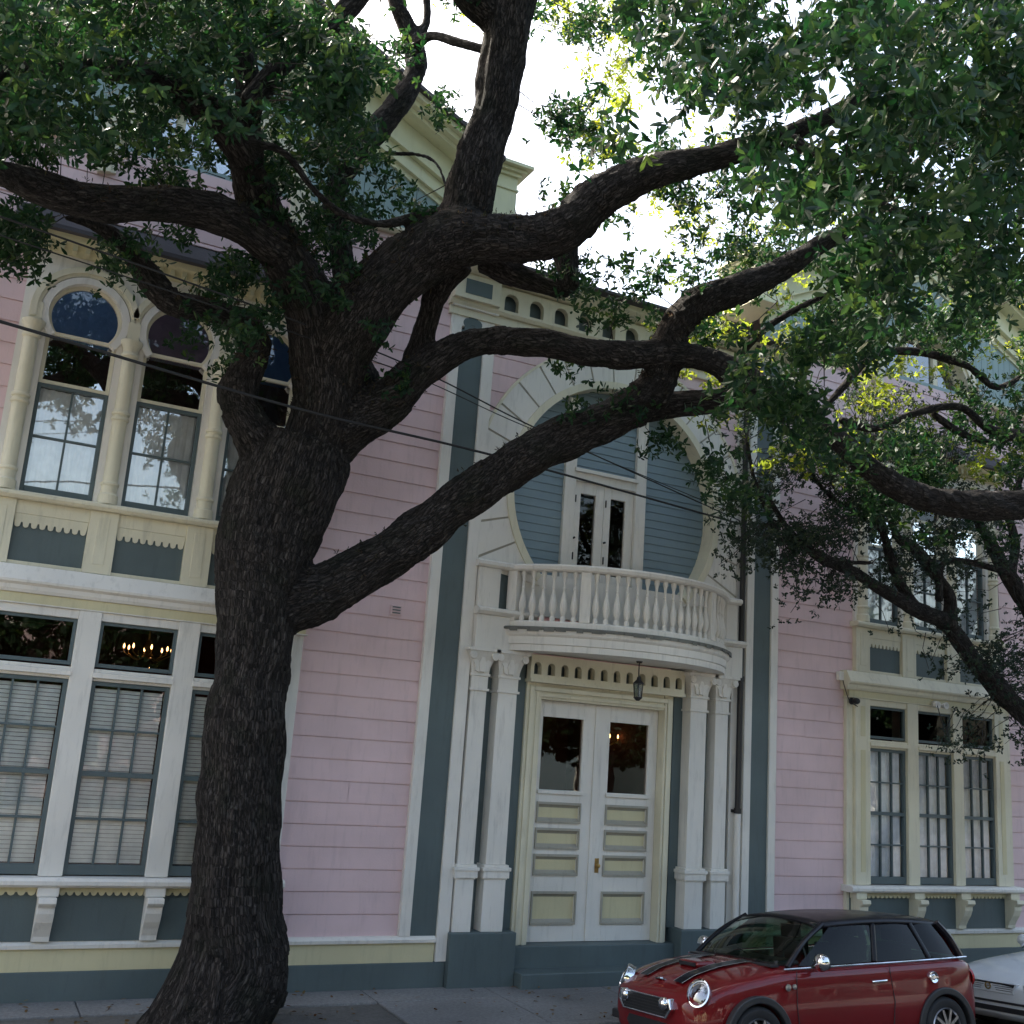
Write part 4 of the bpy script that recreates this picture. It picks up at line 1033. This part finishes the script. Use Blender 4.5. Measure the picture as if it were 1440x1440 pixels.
# (kept inside the trunk silhouette)
N_ = [
"888888788888512147999999999999999999",
"888888788888512138999999999999999999",
"888887537788512027999999999999999999",
"666663136777511036999999999999999999",
"888887767557730003899999999999999999",
"444444455337740002799988888888888888",
"777772466625620004869988988888888888",
"222221146632110005866899999999999999",
"000000002311110002433678988988888888",
"000000000100110013311387546777777777",
"000000000000000002301598555655555555",
"000000000000000001212666788877777777",
"000000000000000000010344677766666666",
"000000000000000000000000333333333333"]
def yr_oak(u, v):
    if u > 1060 and v < 300: return (-8.6, -4.6)
    if u > 1180 and v < 440: return (-8.2, -4.2)
    if u > 880 and v < 200: return (-8.2, -4.4)
    if u > 780 and v < 440: return (-3.6, -1.5)
    if u > 780 and v < 640: return ((-6.5, -3.4) if u < 1250 else (-4.4, -2.2)) if u > 1020 else (-2.9, -2.2)
    if u > 780: return (-3.6, -2.0)
    if u < 560: return (-5.0, -2.0) if v < 190 else (-2.6, -1.0)
    return (-3.2, -1.6)
P = grid_pts(N_, 60, yr_oak, .47, u0=-240, v0=-60)
near = P[:, 1] < -4.5
C = clump(P[~near], 16, .12); leaves('leaf_crown', C, rand_axes(len(C), .15), 8, .082, LEAF, oak, T)
C = clump(P[near], 13, .12); leaves('leaf_crown', C, rand_axes(len(C), .15), 8, .098, LEAF, oak, T, wid=.34)
m = MB(); twigs(m, P[::2], .006, ENDS); o = m.build('twig', TWIG, oak); o['kind'] = 'stuff'; o.matrix_parent_inverse = Matrix.Translation(-Vector(T))
# crown leaves that look sunlit: the sun's yellow-green is painted into their colour
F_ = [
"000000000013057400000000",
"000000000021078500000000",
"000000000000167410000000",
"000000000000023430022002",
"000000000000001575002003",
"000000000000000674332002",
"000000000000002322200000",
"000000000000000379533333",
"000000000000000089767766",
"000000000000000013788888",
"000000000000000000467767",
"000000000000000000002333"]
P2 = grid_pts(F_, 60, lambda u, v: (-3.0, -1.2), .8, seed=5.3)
# unseen crown top above the frame, added to keep sun off the near leaves
P3 = []
while len(P3) < 620:
    p = Vector((rng.uniform(-3, 15), rng.uniform(-7.0, -1.8), rng.uniform(8.6, 13.5))); d_ = p-CAM; z_ = d_.dot(AF)
    if 720+FPX*d_.dot(AD)/z_ < -60: P3.append(p[:])
P3 = np.array(P3)
C = clump(P2, 8, .13); leaves('leaf_crown', C, rand_axes(len(C)), 7, .07, LEAFSUN, oak, T)
C = clump(P3, 7, .2); leaves('leaf_crown', C, rand_axes(len(C)), 7, .10, LEAF, oak, T)
# resurrection fern and small epiphytes on the limbs
ep = []
for L, cnt in ((limbs[15][:8], 900), (limbs[10][4:9], 250), (limbs[23][:12], 260), (limbs[21][:4], 260), (limbs[12][:6], 200), (limbs[11][1:6], 250)):
    P_ = spline([(*a, b) for a, b in L], 6)
    for _ in range(cnt):
        q = P_[rng.integers(len(P_))]; v = rng.normal(0, 1, 3); v[2] = abs(v[2])*1.1-.25; v /= np.linalg.norm(v); ep.append((q[:3]+v*q[3]*1.03, v))
C = np.array([e[0] for e in ep]); A_ = np.array([e[1] for e in ep])
leaves('epiphyte_fern', C, A_, 5, .042, FERN, oak, T, wid=.25, spread=(10, 60))

# ---- second, smaller oak on the right
T2 = (14.15, -1.55, 0)
oak2 = empty('young_oak', T2, label='smaller oak leaning in from the right edge before the right bay', cat='tree')
l2 = []
B = l2.append
base2 = Vector(T2)
fork = px([(1530, 1075, 17)], -1.7)[0]
B([(base2+Vector((0, 0, -.1)), .22), (base2+Vector((0, 0, .5)), .17), (base2+Vector((-.1, 0, 1.5)), .15), (Vector((fork[0].x+.05, -1.6, 2.5)), .14), fork]+px([(1480, 1035, 16), (1420, 985, 15), (1375, 935, 14), (1345, 895, 12), (1325, 872, 12), (1290, 858, 12), (1250, 835, 10), (1200, 805, 8), (1150, 783, 7), (1110, 745, 5), (1080, 700, 4)], -1.7, -1.9))
B(px([(1335, 885, 12), (1335, 840, 9), (1310, 800, 9), (1285, 770, 8), (1262, 755, 6), (1240, 700, 4), (1220, 650, 3)], -1.8, -2.0))
B(px([(1290, 858, 10), (1265, 820, 8), (1250, 780, 7), (1235, 740, 5), (1170, 700, 4), (1130, 650, 3)], -1.8, -1.8))
B(px([(1150, 783, 6), (1190, 790, 4), (1225, 792, 3)], -1.85, -1.85)); B(px([(1320, 845, 6), (1330, 790, 5), (1400, 800, 5), (1430, 815, 5)], -1.9, -1.8))
B([fork]+px([(1500, 960, 14), (1445, 855, 12), (1415, 805, 11), (1390, 760, 8), (1370, 725, 6), (1330, 690, 4)], -1.7, -1.9)); B(px([(1420, 812, 8), (1428, 770, 7), (1420, 720, 6), (1440, 660, 4)], -1.8, -1.8))
B([fork]+px([(1580, 900, 14), (1610, 760, 10), (1600, 600, 7)], -1.6, -1.3))
B(px([(1085, 730, 4), (1062, 680, 4), (1050, 620, 3)], -1.9, -1.9))
limb_tree('trunk', l2, T2, oak2, BARK, voxel=.02)
S_ = [
"000033345",
"004775434",
"003788855",
"003888755",
"002774355",
"000101254",
"000000565",
"000011273",
"000000023"]
E2 = np.array([tuple(q[:3]) for L in l2[:] for q in spline([(*a, b) for a, b in L], 4)])
S2 = [r[1:]+'555' for r in S_]
S2 = ["00013332233", "04665423355", "03777744455", "03777754566", "00563322356", "00100124446", "00000045566", "00000013556", "00000012455"]
P = grid_pts(S2, 60, lambda u, v: (-2.5, -1.1), 3.6, seed=9.1, u0=960, v0=540)
C = clump(P, 6, .12); leaves('leaf_crown', C, rand_axes(len(C), .0), 7, .052, LEAF2, oak2, T2, wid=.42)
m = MB(); twigs(m, P, .006, E2); o = m.build('twig', TWIG, oak2); o['kind'] = 'stuff'; o.matrix_parent_inverse = Matrix.Translation(-Vector(T2))

# ------------------------------------------------------------------ cars
def shell(stations, name):
    """loft of mirrored half sections: (x, w, zb, zm, zs, zd)"""
    vs = []; k = None
    for (x, w_, zb, zm, zs_, zd) in stations:
        half = [(0, zb), (w_*.80, zb), (w_*.965, zb+.06), (w_, zm), (w_*.985, zs_-.12), (w_*.955, zs_-.03), (w_*.86, zs_+.012), (w_*.5, zd), (0, zd+.012)]
        ring = half+[(-a, b) for a, b in half[-2:0:-1]]; k = len(ring)
        vs += [(x, a, b) for a, b in ring]
    n = len(stations); m = MB()
    m.add(vs, [(i*k+j, i*k+(j+1) % k, (i+1)*k+(j+1) % k, (i+1)*k+j) for i in range(n-1) for j in range(k)])
    h = k//2
    for b_, rev in ((0, True), ((n-1)*k, False)):
        for j in range(1, h-0):
            q = (b_+j, b_+j+1, b_+k-j-1, b_+k-j) if j < h-1 else None
            if q and j+1 < h: m.f.append(list(q)); m.mi.append(0)
        m.f.append([b_, b_+1, b_+k-1]); m.mi.append(0); m.f.append([b_+h-1, b_+h, b_+h+1]); m.mi.append(0)
    return m.mesh(name)
def car_body(stations, axles, rw, mat, root, hw):
    me = shell(stations, 'body'); o = bpy.data.objects.new('tmpbody', me); COL.objects.link(o)
    s = o.modifiers.new('s', 'SUBSURF'); s.levels = 3; s.render_levels = 3
    cut = MB()
    for ax in axles:
        for sg in (-1, 1):
            n = 40; ya, yb = sg*(hw-.30), sg*(hw+.2)
            cut.prism([(ax+rw*math.cos(2*math.pi*i/n), .31+rw*math.sin(2*math.pi*i/n)) for i in range(n)], min(ya, yb), max(ya, yb))
    cm = cut.mesh('cut'); co = bpy.data.objects.new('cut', cm); COL.objects.link(co)
    b = o.modifiers.new('b', 'BOOLEAN'); b.operation = 'DIFFERENCE'; b.object = co; b.solver = 'EXACT'
    me2 = baked(o); bpy.data.objects.remove(o); bpy.data.objects.remove(co)
    while me2.materials: me2.materials.pop()
    return obj('body', me2, mat, root, smooth=32)
def wheel(root, x, y, r, sg, spokes=10):
    wh = MB(); rw = .185
    wh.lathe([(r*.66, -rw*.42), (r*.72, -rw*.5), (r*.9, -rw*.5), (r*.98, -rw*.38), (r, -rw*.2), (r, rw*.2), (r*.98, rw*.38), (r*.9, rw*.5), (r*.72, rw*.5), (r*.66, rw*.42), (r*.66, -rw*.42)], n=40, axis='y')
    t = wh.build('wheel', RUBBER, root, smooth=40); t.location = (x, y, r)
    m = MB(); o = sg*rw*.42
    m.lathe([(r*.67, -rw*.4), (r*.67, o), (r*.64, o+sg*.012), (r*.60, o), (r*.60, -rw*.2)], n=40, axis='y')
    for i in range(spokes):
        a = 2*math.pi*i/spokes; c, s = math.cos(a), math.sin(a); q = .018
        P = [(r*.12, -q), (r*.61, -q*.8), (r*.61, q*.8), (r*.12, q)]
        m.prism([(c*u-s*v, s*u+c*v) for u, v in P], o-.02 if sg < 0 else o-.02, o+.02 if sg > 0 else o+.005)
    m.lathe([(0, o+sg*.015), (r*.13, o+sg*.012), (r*.16, o), (r*.16, o-sg*.04)], n=20, axis='y')
    m.build('rim', ALLOY, t, smooth=35)
    m = MB(); m.lathe([(0, -sg*.02), (r*.58, -sg*.02)], n=24, axis='y'); m.build('brake_disc', TRIMB, t)
    return t
def glass_quad(mb, A, B, Cc, Dd, bow, nrm, n=8):
    """curved quad A-B bottom, D-C top"""
    vs = []
    for j in range(n+1):
        t = j/n
        for i in range(n+1):
            s = i/n
            p = (Vector(A)*(1-s)+Vector(B)*s)*(1-t)+(Vector(Dd)*(1-s)+Vector(Cc)*s)*t
            p = p+Vector(nrm)*bow*(4*s*(1-s))*.75+Vector(nrm)*bow*.25*(4*t*(1-t)); vs.append(tuple(p))
    mb.add(vs, [(j*(n+1)+i, j*(n+1)+i+1, (j+1)*(n+1)+i+1, (j+1)*(n+1)+i) for j in range(n) for i in range(n)])
def place_car(name, nose, yc, roll, **kw):
    zg = (roadz(yc+.8)+roadz(yc-.8))/2
    return empty(name, (nose, yc, zg), (roll, 0, 0), **kw)
ROLL = math.atan2(roadz(-2.0)-roadz(-3.7), 1.7)

# --- red hatchback
car = place_car('small_hatchback', 6.46, -2.86, ROLL, label='red small hatchback with black roof and chrome trim parked at the kerb', cat='car')
car.scale = (.99, 1, .965)
ST = [(.0, .50, .30, .42, .60, .655), (.03, .60, .24, .42, .64, .69), (.12, .70, .19, .42, .70, .755), (.32, .785, .17, .45, .79, .845), (.62, .83, .16, .47, .865, .915), (.95, .842, .16, .48, .905, .955),
      (1.15, .844, .16, .48, .93, .965), (1.6, .845, .16, .48, .945, .955), (2.3, .845, .16, .48, .965, .97), (3.0, .845, .16, .48, .985, .985), (3.4, .84, .17, .48, .995, .995), (3.62, .815, .20, .48, .985, 1.0), (3.75, .765, .24, .46, .95, .98), (3.82, .68, .28, .44, .90, .93)]
car_body(ST, (.70, 3.20), .345, CARRED, car, .845)
for x in (.70, 3.20):
    for sg in (-1, 1): wheel(car, x, sg*.755, .31, sg)
# black arch cladding and sill
for x in (.70, 3.20):
    for sg in (-1, 1):
        m = MB(); ya, yb = sorted((sg*.79, sg*.862)); m.arcband(x, .31, .335, .405, ya, yb, -14, 194, 36); m.build('arch_trim', TRIMB, car, bevel=.012)
for sg in (-1, 1):
    m = MB(); ya, yb = sorted((sg*.78, sg*.856)); m.box(1.09, 2.81, ya, yb, .17, .26); m.build('side_sill', TRIMB, car, bevel=.01)
m = MB(); m.box(.03, .3, -.62, .62, .17, .25); m.build('front_lip', TRIMB, car, bevel=.02)
m = MB(); m.box(.8, 3.1, -.5, .5, .14, .30); m.build('underbody', TRIMB, car)
# greenhouse
def gx(side):
    return dict(A=(1.22, side*.735, .955), B=(3.58, side*.72, 1.005), C=(3.40, side*.60, 1.345), Dd=(1.80, side*.60, 1.335))
m = MB(); glass_quad(m, (1.19, -.70, .965), (1.19, .70, .965), (1.72, .575, 1.345), (1.72, -.575, 1.345), .15, (-1, 0, .25), 10); m.build('windscreen', SCREEN, car, smooth=True)
m = MB(); glass_quad(m, (3.66, -.62, 1.0), (3.66, .62, 1.0), (3.45, .55, 1.34), (3.45, -.55, 1.34), .06, (1, 0, .1), 8); m.build('rear_window', CARGLASS, car, smooth=True)
def lerp(a, b, t): return tuple(a[i]*(1-t)+b[i]*t for i in range(3))
for sg in (-1, 1):
    g = gx(sg)
    for (t0, t1, u0, u1) in ((.03, .46, .05, .40), (.485, .80, .43, .74), (.82, .975, .77, .97)):
        m = MB(); glass_quad(m, lerp(g['A'], g['B'], t0), lerp(g['A'], g['B'], t1), lerp(g['Dd'], g['C'], u1), lerp(g['Dd'], g['C'], u0), .02, (0, sg, 0), 5); m.build('side_window', CARGLASS, car, smooth=True)
    m = MB()
    m.tube([tuple(p) for p in spline([(1.17, sg*.72, .95), (1.45, sg*.665, 1.18), (1.77, sg*.60, 1.35)], 5)], .026, 8)
    for t, u, r_ in ((.472, .415, .03), (.81, .755, .028)): m.tube([lerp(g['A'], g['B'], t), lerp(g['Dd'], g['C'], u)], r_, 8)
    m.tube([tuple(p) for p in spline([(3.63, sg*.70, 1.0), (3.53, sg*.655, 1.2), (3.41, sg*.60, 1.35)], 5)], .042, 8)
    for q in m.pieces(): q.build('pillar', CARBLK, car, smooth=True)
    m = MB(); m.tube([tuple(p) for p in spline([(1.08, sg*.775, .935), (1.8, sg*.80, .957), (2.6, sg*.80, .975), (3.3, sg*.795, .995), (3.68, sg*.74, 1.0)], 6)], .011, 6); m.build('belt_strip', CHROME, car, smooth=True)
    # mirror, handle, side marker
    mi = MB(); c0 = (1.42, sg*.93, 1.01)
    mi.lathe([(0, -.06), (.05, -.055), (.08, -.03), (.088, .0), (.08, .035), (0, .04)], c0, 16, 'x'); mm_ = mi.build('door_mirror', CHROME, car, smooth=60)
    mi = MB(); mi.tube([(1.44, sg*.78, .955), (1.43, sg*.88, .975)], .018, 8); mi.lathe([(.0, .0), (.078, 0), (.074, .02), (0, .02)], (c0[0]+.038, c0[1], c0[2]), 14, 'x'); mi.build('mirror_stalk', TRIMB, mm_)
    m = MB(); m.tube([tuple(p) for p in spline([(2.18, sg*.845, .80), (2.21, sg*.872, .805), (2.33, sg*.872, .81), (2.37, sg*.847, .81)], 4)], .013, 8); m.build('door_handle', CHROME, car, smooth=True)
    m = MB()
    dl = [(1.20, .30), (1.17, .60), (1.20, .92)]; dr = [(2.44, .95), (2.47, .60), (2.42, .28)]
    for L_ in (dl, dr): m.tube([(a, sg*(.8455 if b < .8 else .822), b) for a, b in L_], .004, 5)
    m.build('door_seam', RUBBER, car)
    m = MB(); m.lathe([(0, .0), (.028, sg*.004), (.034, sg*.02), (0, sg*.024)], (1.06, sg*.835, .78), 14, 'y'); m.lathe([(0, .0), (.022, sg*.004), (.026, sg*.02), (0, sg*.024)], (1.14, sg*.835, .785), 14, 'y'); m.build('side_scuttle', ALLOY, car)
    m = MB(); m.lathe([(0, 0), (.02, -.005), (.03, 0), (.055, sg*.012), (.062, 0), (.062, -sg*.02)], (3.05, sg*.845, .82), 16, 'y'); m.build('fuel_cap', CHROME, car, smooth=True) if sg < 0 else None
    m = MB(); m.lathe([(0, .02), (.075, .012), (.105, 0), (.105, -.03)], (3.725, sg*.69, .79), 20, 'x'); tl = m.build('tail_lamp', LAMPR, car, smooth=True)
# roof
nx_, ny_ = 14, 12; m = MB(); vs = []
for i in range(nx_+1):
    t = i/nx_; x = 1.69+(3.52-1.69)*t
    for j in range(ny_+1):
        s = -1+2*j/ny_; hw = .63-.01*t-.04*abs(2*t-1)**6; z = 1.355+.05*(1-(2*t-1)**2)+.035*(1-s*s)-.03*abs(s)**6
        vs.append((x+(-.07*(1-s*s) if i == 0 else 0), s*hw, z))
m.add(vs, [(i*(ny_+1)+j, i*(ny_+1)+j+1, (i+1)*(ny_+1)+j+1, (i+1)*(ny_+1)+j) for i in range(nx_) for j in range(ny_)])
o = m.build('roof', CARBLK, car, smooth=60); sm = o.modifiers.new('t', 'SOLIDIFY'); sm.thickness = .035
# face of the car
def hood_z(x, y):
    z = np.interp(x, [.03, .12, .32, .62, .95, 1.15], [.70, .765, .853, .925, .963, .975]); return float(z)-.055*(abs(y)/.7)**3
for sg in (-1, 1):
    for (ya, yb, mt, dz) in ((.22, .36, CARBLK, .012), (.217, .222, WHITEP, .013), (.357, .365, WHITEP, .0135)):
        m = MB(); vs = []; n = 14
        for i in range(n+1):
            x = .16+(1.03-.16)*i/n; vs += [(x, sg*ya, hood_z(x, ya)+dz), (x, sg*yb, hood_z(x, yb)+dz)]
        m.add(vs, [(2*i, 2*i+2, 2*i+3, 2*i+1) for i in range(n)]); m.build('bonnet_stripe', mt, car, smooth=True)
    # headlamp
    hl = empty('headlamp', (0, 0, 0)); hl.parent = car
    c = Vector((.225, sg*.575, .705)); rot = Matrix.Rotation(R(-26*(-sg)), 4, 'Z') @ Matrix.Rotation(R(28), 4, 'Y')
    def place(mb, nm, mt):
        q = mb.build(nm, mt, hl, smooth=50); q.matrix_parent_inverse = Matrix.Identity(4); q.matrix_basis = Matrix.Translation(c+Vector((-.055, sg*.045, .015))) @ Matrix.Rotation(R(30*sg*-1), 4, 'Z') @ Matrix.Rotation(R(24), 4, 'Y') @ Matrix.Diagonal((1, 1.0, 1.22, 1)); return q
    m = MB(); m.lathe([(.092, .04), (.092, -.02), (.100, -.038), (.112, -.034), (.116, -.012), (.112, .05)], n=28, axis='x'); place(m, 'lamp_ring', CHROME)
    m = MB(); m.lathe([(0, -.045), (.05, -.038), (.092, -.015)], n=24, axis='x'); place(m, 'lamp_lens', LAMPG)
    m = MB(); m.lathe([(0, .03), (.04, .02), (.045, -.005), (.05, .02), (.09, .0)], n=24, axis='x'); place(m, 'reflector', ALLOY)
    m = MB(); m.lathe([(0, -.04), (.04, -.034), (.06, -.012), (.06, .03)], (-.045, sg*.33, .60), 18, 'x'); m.build('spot_lamp', LAMPG if False else CHROME, car, smooth=True)
    m = MB(); m.box(.02, .10, sg*.58-.10, sg*.58+.10, .33, .42); m.build('lower_intake', TRIMB, car, bevel=.02)
hexo = [(-.37, .47), (.37, .47), (.45, .56), (.41, .655), (-.41, .655), (-.45, .56)]
def yzprism(mb, poly, x0, x1, holes=()):
    t = MB(); t.prism(poly, x0, x1, holes); mb.add([(b, a, c) for a, b, c in t.v], t.f)
m = MB(); yzprism(m, hexo, -.045, .12, [[(a*.93, .562+(b-.562)*.84) for a, b in hexo]]); m.build('grille_surround', CHROME, car, bevel=.006)
m = MB(); yzprism(m, [(a*.93, .562+(b-.562)*.84) for a, b in hexo], -.028, .10)
for i in range(5): m.box(-.036, .03, -.38, .38, .497+i*.028, .505+i*.028)
m.build('grille', TRIMB, car)
m = MB(); yzprism(m, [(-.30, .30), (.30, .30), (.36, .36), (.32, .42), (-.32, .42), (-.36, .36)], -.002, .1); m.build('lower_grille', TRIMB, car)
m = MB(); m.box(.50, .72, -.17, .17, .895, .955); o = m.build('bonnet_scoop', CARRED, car, bevel=.03)
m = MB(); m.box(.488, .502, -.13, .13, .905, .938); m.build('scoop_mouth', TRIMB, car)
m = MB(); m.lathe([(0, .012), (.025, .01), (.032, 0)], (.16, 0, .79), 16); m.box(.15, .17, -.085, -.03, .782, .79); m.box(.15, .17, .03, .085, .782, .79); m.build('bonnet_badge', CHROME, car)
m = MB(); m.box(1.02, 1.12, -.66, .66, .945, .962); m.tube([(1.09, -.35, .975), (1.25, .15, 1.07)], .007, 5); m.tube([(1.09, .30, .975), (1.27, .60, 1.06)], .007, 5); m.build('wiper', TRIMB, car)
# cabin
m = MB(); m.box(1.15, 1.45, -.6, .6, .93, 1.0); m.build('dashboard', TRIMB, car, bevel=.03)
for x, y in ((2.1, -.33), (2.1, .33), (2.95, -.33), (2.95, .33)):
    m = MB(); m.box(x, x+.12, y-.22, y+.22, .85, 1.12); m.box(x+.03, x+.11, y-.12, y+.12, 1.14, 1.27); m.tube([(x+.07, y-.05, 1.1), (x+.07, y-.05, 1.16)], .007, 5); m.tube([(x+.07, y+.05, 1.1), (x+.07, y+.05, 1.16)], .007, 5); m.build('seat', RUBBER, car, bevel=.03)
m = MB(); m.lathe([(.17, -.012), (.182, 0), (.17, .012), (.158, 0), (.17, -.012)], (1.62, -.33, 1.0), 24, 'x'); m.build('steering_wheel', TRIMB, car)

# --- silver sedan behind it
car2 = place_car('sedan', 11.36, -2.80, ROLL, label='pale silver sedan, only its bonnet and grille visible behind the red hatchback', cat='car')
car2.scale = (1, 1, .93)
S2_ = [(.0, .58, .28, .42, .56, .60), (.04, .70, .22, .42, .60, .64), (.15, .79, .18, .44, .655, .70), (.45, .85, .16, .46, .73, .80), (.9, .87, .16, .48, .80, .88), (1.45, .875, .16, .5, .85, .93), (1.8, .875, .16, .5, .90, .92), (2.8, .875, .16, .5, .93, .94), (3.6, .87, .17, .5, .94, .96), (4.1, .86, .2, .5, .93, 1.0), (4.5, .80, .24, .5, .88, .96), (4.62, .70, .3, .48, .82, .88)]
car_body(S2_, (.88, 3.52), .36, CARSIL, car2, .875)
for x in (.88, 3.52):
    for sg in (-1, 1): wheel(car2, x, sg*.78, .32, sg, 7)
m = MB(); glass_quad(m, (1.58, -.74, .92), (1.58, .74, .92), (2.16, .56, 1.37), (2.16, -.56, 1.37), .14, (-1, 0, .3), 8); m.build('windscreen', CARGLASS, car2, smooth=True)
m = MB(); glass_quad(m, (4.05, -.68, .98), (4.05, .68, .98), (3.40, .54, 1.37), (3.40, -.54, 1.37), .10, (1, 0, .3), 8); m.build('rear_window', CARGLASS, car2, smooth=True)
for sg in (-1, 1):
    A_, B_, C_, D_ = (1.7, sg*.76, .94), (3.95, sg*.75, .98), (3.38, sg*.58, 1.36), (2.2, sg*.58, 1.36)
    for (t0, t1, u0, u1) in ((.04, .48, .03, .46), (.52, .93, .54, .96)):
        m = MB(); glass_quad(m, lerp(A_, B_, t0), lerp(A_, B_, t1), lerp(D_, C_, u1), lerp(D_, C_, u0), .02, (0, sg, 0), 4); m.build('side_window', CARGLASS, car2, smooth=True)
    m = MB(); m.tube([(1.62, sg*.75, .93), (2.17, sg*.57, 1.37)], .03, 8); m.tube([lerp(A_, B_, .5), lerp(D_, C_, .5)], .035, 8); m.tube([(4.0, sg*.71, .97), (3.38, sg*.56, 1.37)], .05, 8); [q.build('pillar', CARSIL, car2, smooth=True) for q in m.pieces(-.02)]
    m = MB(); yzprism(m, [(sg*.47, .53), (sg*.74, .535), (sg*.76, .60), (sg*.70, .65), (sg*.47, .645)] if sg > 0 else [(sg*.47, .645), (sg*.70, .65), (sg*.76, .60), (sg*.74, .535), (sg*.47, .53)], .01, .16); m.build('headlamp', LAMPG, car2, bevel=.01)
    m = MB(); yzprism(m, [(sg*.5, .55), (sg*.7, .55), (sg*.7, .63), (sg*.5, .63)], .06, .14); m.build('headlamp_reflector', ALLOY, car2)
    mi = MB(); mi.lathe([(0, -.06), (.06, -.05), (.085, 0), (.08, .04), (0, .045)], (1.90, sg*.95, 1.0), 14, 'x'); mi.tube([(1.90, sg*.80, .95), (1.90, sg*.9, .98)], .02, 6); mi.build('door_mirror', CARSIL, car2, smooth=60)
m = MB(); vs = []
for i in range(11):
    t = i/10; x = 2.12+(3.46-2.12)*t
    for j in range(9):
        s = -1+2*j/8; vs.append((x, s*.585, 1.365+.05*(1-(2*t-1)**2)+.03*(1-s*s)-.02*abs(s)**6))
m.add(vs, [(i*9+j, i*9+j+1, (i+1)*9+j+1, (i+1)*9+j) for i in range(10) for j in range(8)]); o = m.build('roof', CARSIL, car2, smooth=60); o.modifiers.new('t', 'SOLIDIFY').thickness = .035
gp = [(-.40, .645), (-.34, .52), (.34, .52), (.40, .645)]
m = MB(); yzprism(m, gp, -.006, .12, [[(a*.93, .585+(b-.585)*.80) for a, b in gp]]); m.build('grille_surround', CARSIL, car2, bevel=.004)
m = MB(); yzprism(m, [(a*.93, .585+(b-.585)*.80) for a, b in gp], .012, .1)
for i in range(4): m.box(.002, .03, -.34, .34, .545+i*.024, .552+i*.024)
m.build('grille', TRIMB, car2)
m = MB(); m.lathe([(.030, -.008), (.042, -.008), (.042, .006), (.030, .006), (.030, -.008)], (.0, 0, .585), 18, 'x'); m.box(-.006, .004, -.03, .03, .581, .589); m.build('grille_badge', BRASS, car2)
m = MB(); m.box(-.012, .10, -.62, .62, .40, .425); m.box(-.010, .10, -.5, .5, .30, .36); m.build('bumper_slot', TRIMB, car2, bevel=.006)

# fallen leaves and crumbs on the pavement
n = 420; C = np.stack([rng.uniform(-2, 16, n), rng.uniform(-1.75, -.1, n), np.full(n, .012)], 1)
A_ = np.tile([[0, 0, 1.]], (n, 1)); A_ = A_+rng.normal(0, .1, (n, 3)); A_ /= np.linalg.norm(A_, axis=1)[:, None]
LITTER = leaf_mat('fallen_leaf', (.09, .055, .025), (.13, .08, .03), (.10, .09, .04), .1)
leaves('fallen_leaves', C, A_, 2, .06, LITTER, None, (0, 0, 0), wid=.42, spread=(82, 92))['kind'] = 'stuff'
# ------------------------------------------------------------------ across the street (seen only in reflections and from other positions)
def simple_tree(x, y, h, r, label):
    root = empty('street_tree', (x, y, 0), label=label, cat='tree', group='oaks on the far pavement across the street')
    m = MB(); P = [(0, 0, -.1), (.1, .05, h*.25), (-.05, .1, h*.5), (.1, 0, h*.8)]; m.tube([tuple(p) for p in spline(P, 5)], [.38]*5+[.3]*5+[.2]*5+[.08], 12)
    for i in range(7):
        a = i*.9+x; m.tube([(0, 0, h*.35), (math.cos(a)*r*.4, math.sin(a)*r*.4, h*.5), (math.cos(a)*r*.85, math.sin(a)*r*.85, h*.62)], [.16, .10, .04], 8)
    m.build('trunk', TWIG, root, smooth=60)
    n = 2600; q = rng.normal(0, 1, (n, 3)); q /= np.linalg.norm(q, axis=1)[:, None]; q *= rng.uniform(.5, 1, (n, 1))**.5
    c = q*np.array([r, r, h*.34])+np.array([0, 0, h*.58])
    leaves('leaf_crown', c, rand_axes(n), 6, .28, LEAF, root, (0, 0, 0), wid=.5)
simple_tree(-5, -22, 10, 4.6, 'broad oak across the street, left of the camera')
simple_tree(9, -24, 11, 5.0, 'broad oak across the street, right of the camera')
simple_tree(21, -21, 10, 4.5, 'farthest right oak across the street')
simple_tree(2, -27, 8, 5.0, 'low oak across the street, between the two broad ones')
simple_tree(-16, -23, 9, 5.0, 'farthest left oak across the street')
simple_tree(14.5, -20, 8, 4.2, 'rounded oak across the street, second from the right end')
simple_tree(31, -23, 11, 6, 'biggest oak across the street, at the far right end')
def far_house(x, w_, h, mat, label):
    r_ = empty('house', (x, -32, 0), label=label, cat='house', group='houses across the street')
    m = MB(); m.box(-w_/2, w_/2, -8, 0, -.1, h); m.build('wall', mat, r_)
    m = MB(); m.prismx([(-8.5, h), (.5, h), (-4, h+2.6)], -w_/2-.4, w_/2+.4); m.build('roof', ROOF, r_)
    for i in range(4):
        for z in (1.0, 4.2):
            xx = -w_/2+w_*(i+.5)/4; m = MB(); m.box(xx-.6, xx+.6, 0, .06, z, z+1.9); f_ = m.build('window', WHITE, r_); m = MB(); m.box(xx-.5, xx+.5, .061, .07, z+.1, z+1.8); m.build('pane', ROOMD, f_)
far_house(-9, 12, 7, YELLOW, 'yellow timber house across the street to the left')
far_house(6, 13, 7.4, PINK, 'pink timber house across the street in the middle')
far_house(22, 13, 7, BLUE, 'blue timber house across the street to the right')
far_house(39, 14, 7.5, TEAL, 'dark teal timber house across the street at the far right')
far_house(-25, 14, 7.5, CREAM, 'cream timber house across the street at the far left')
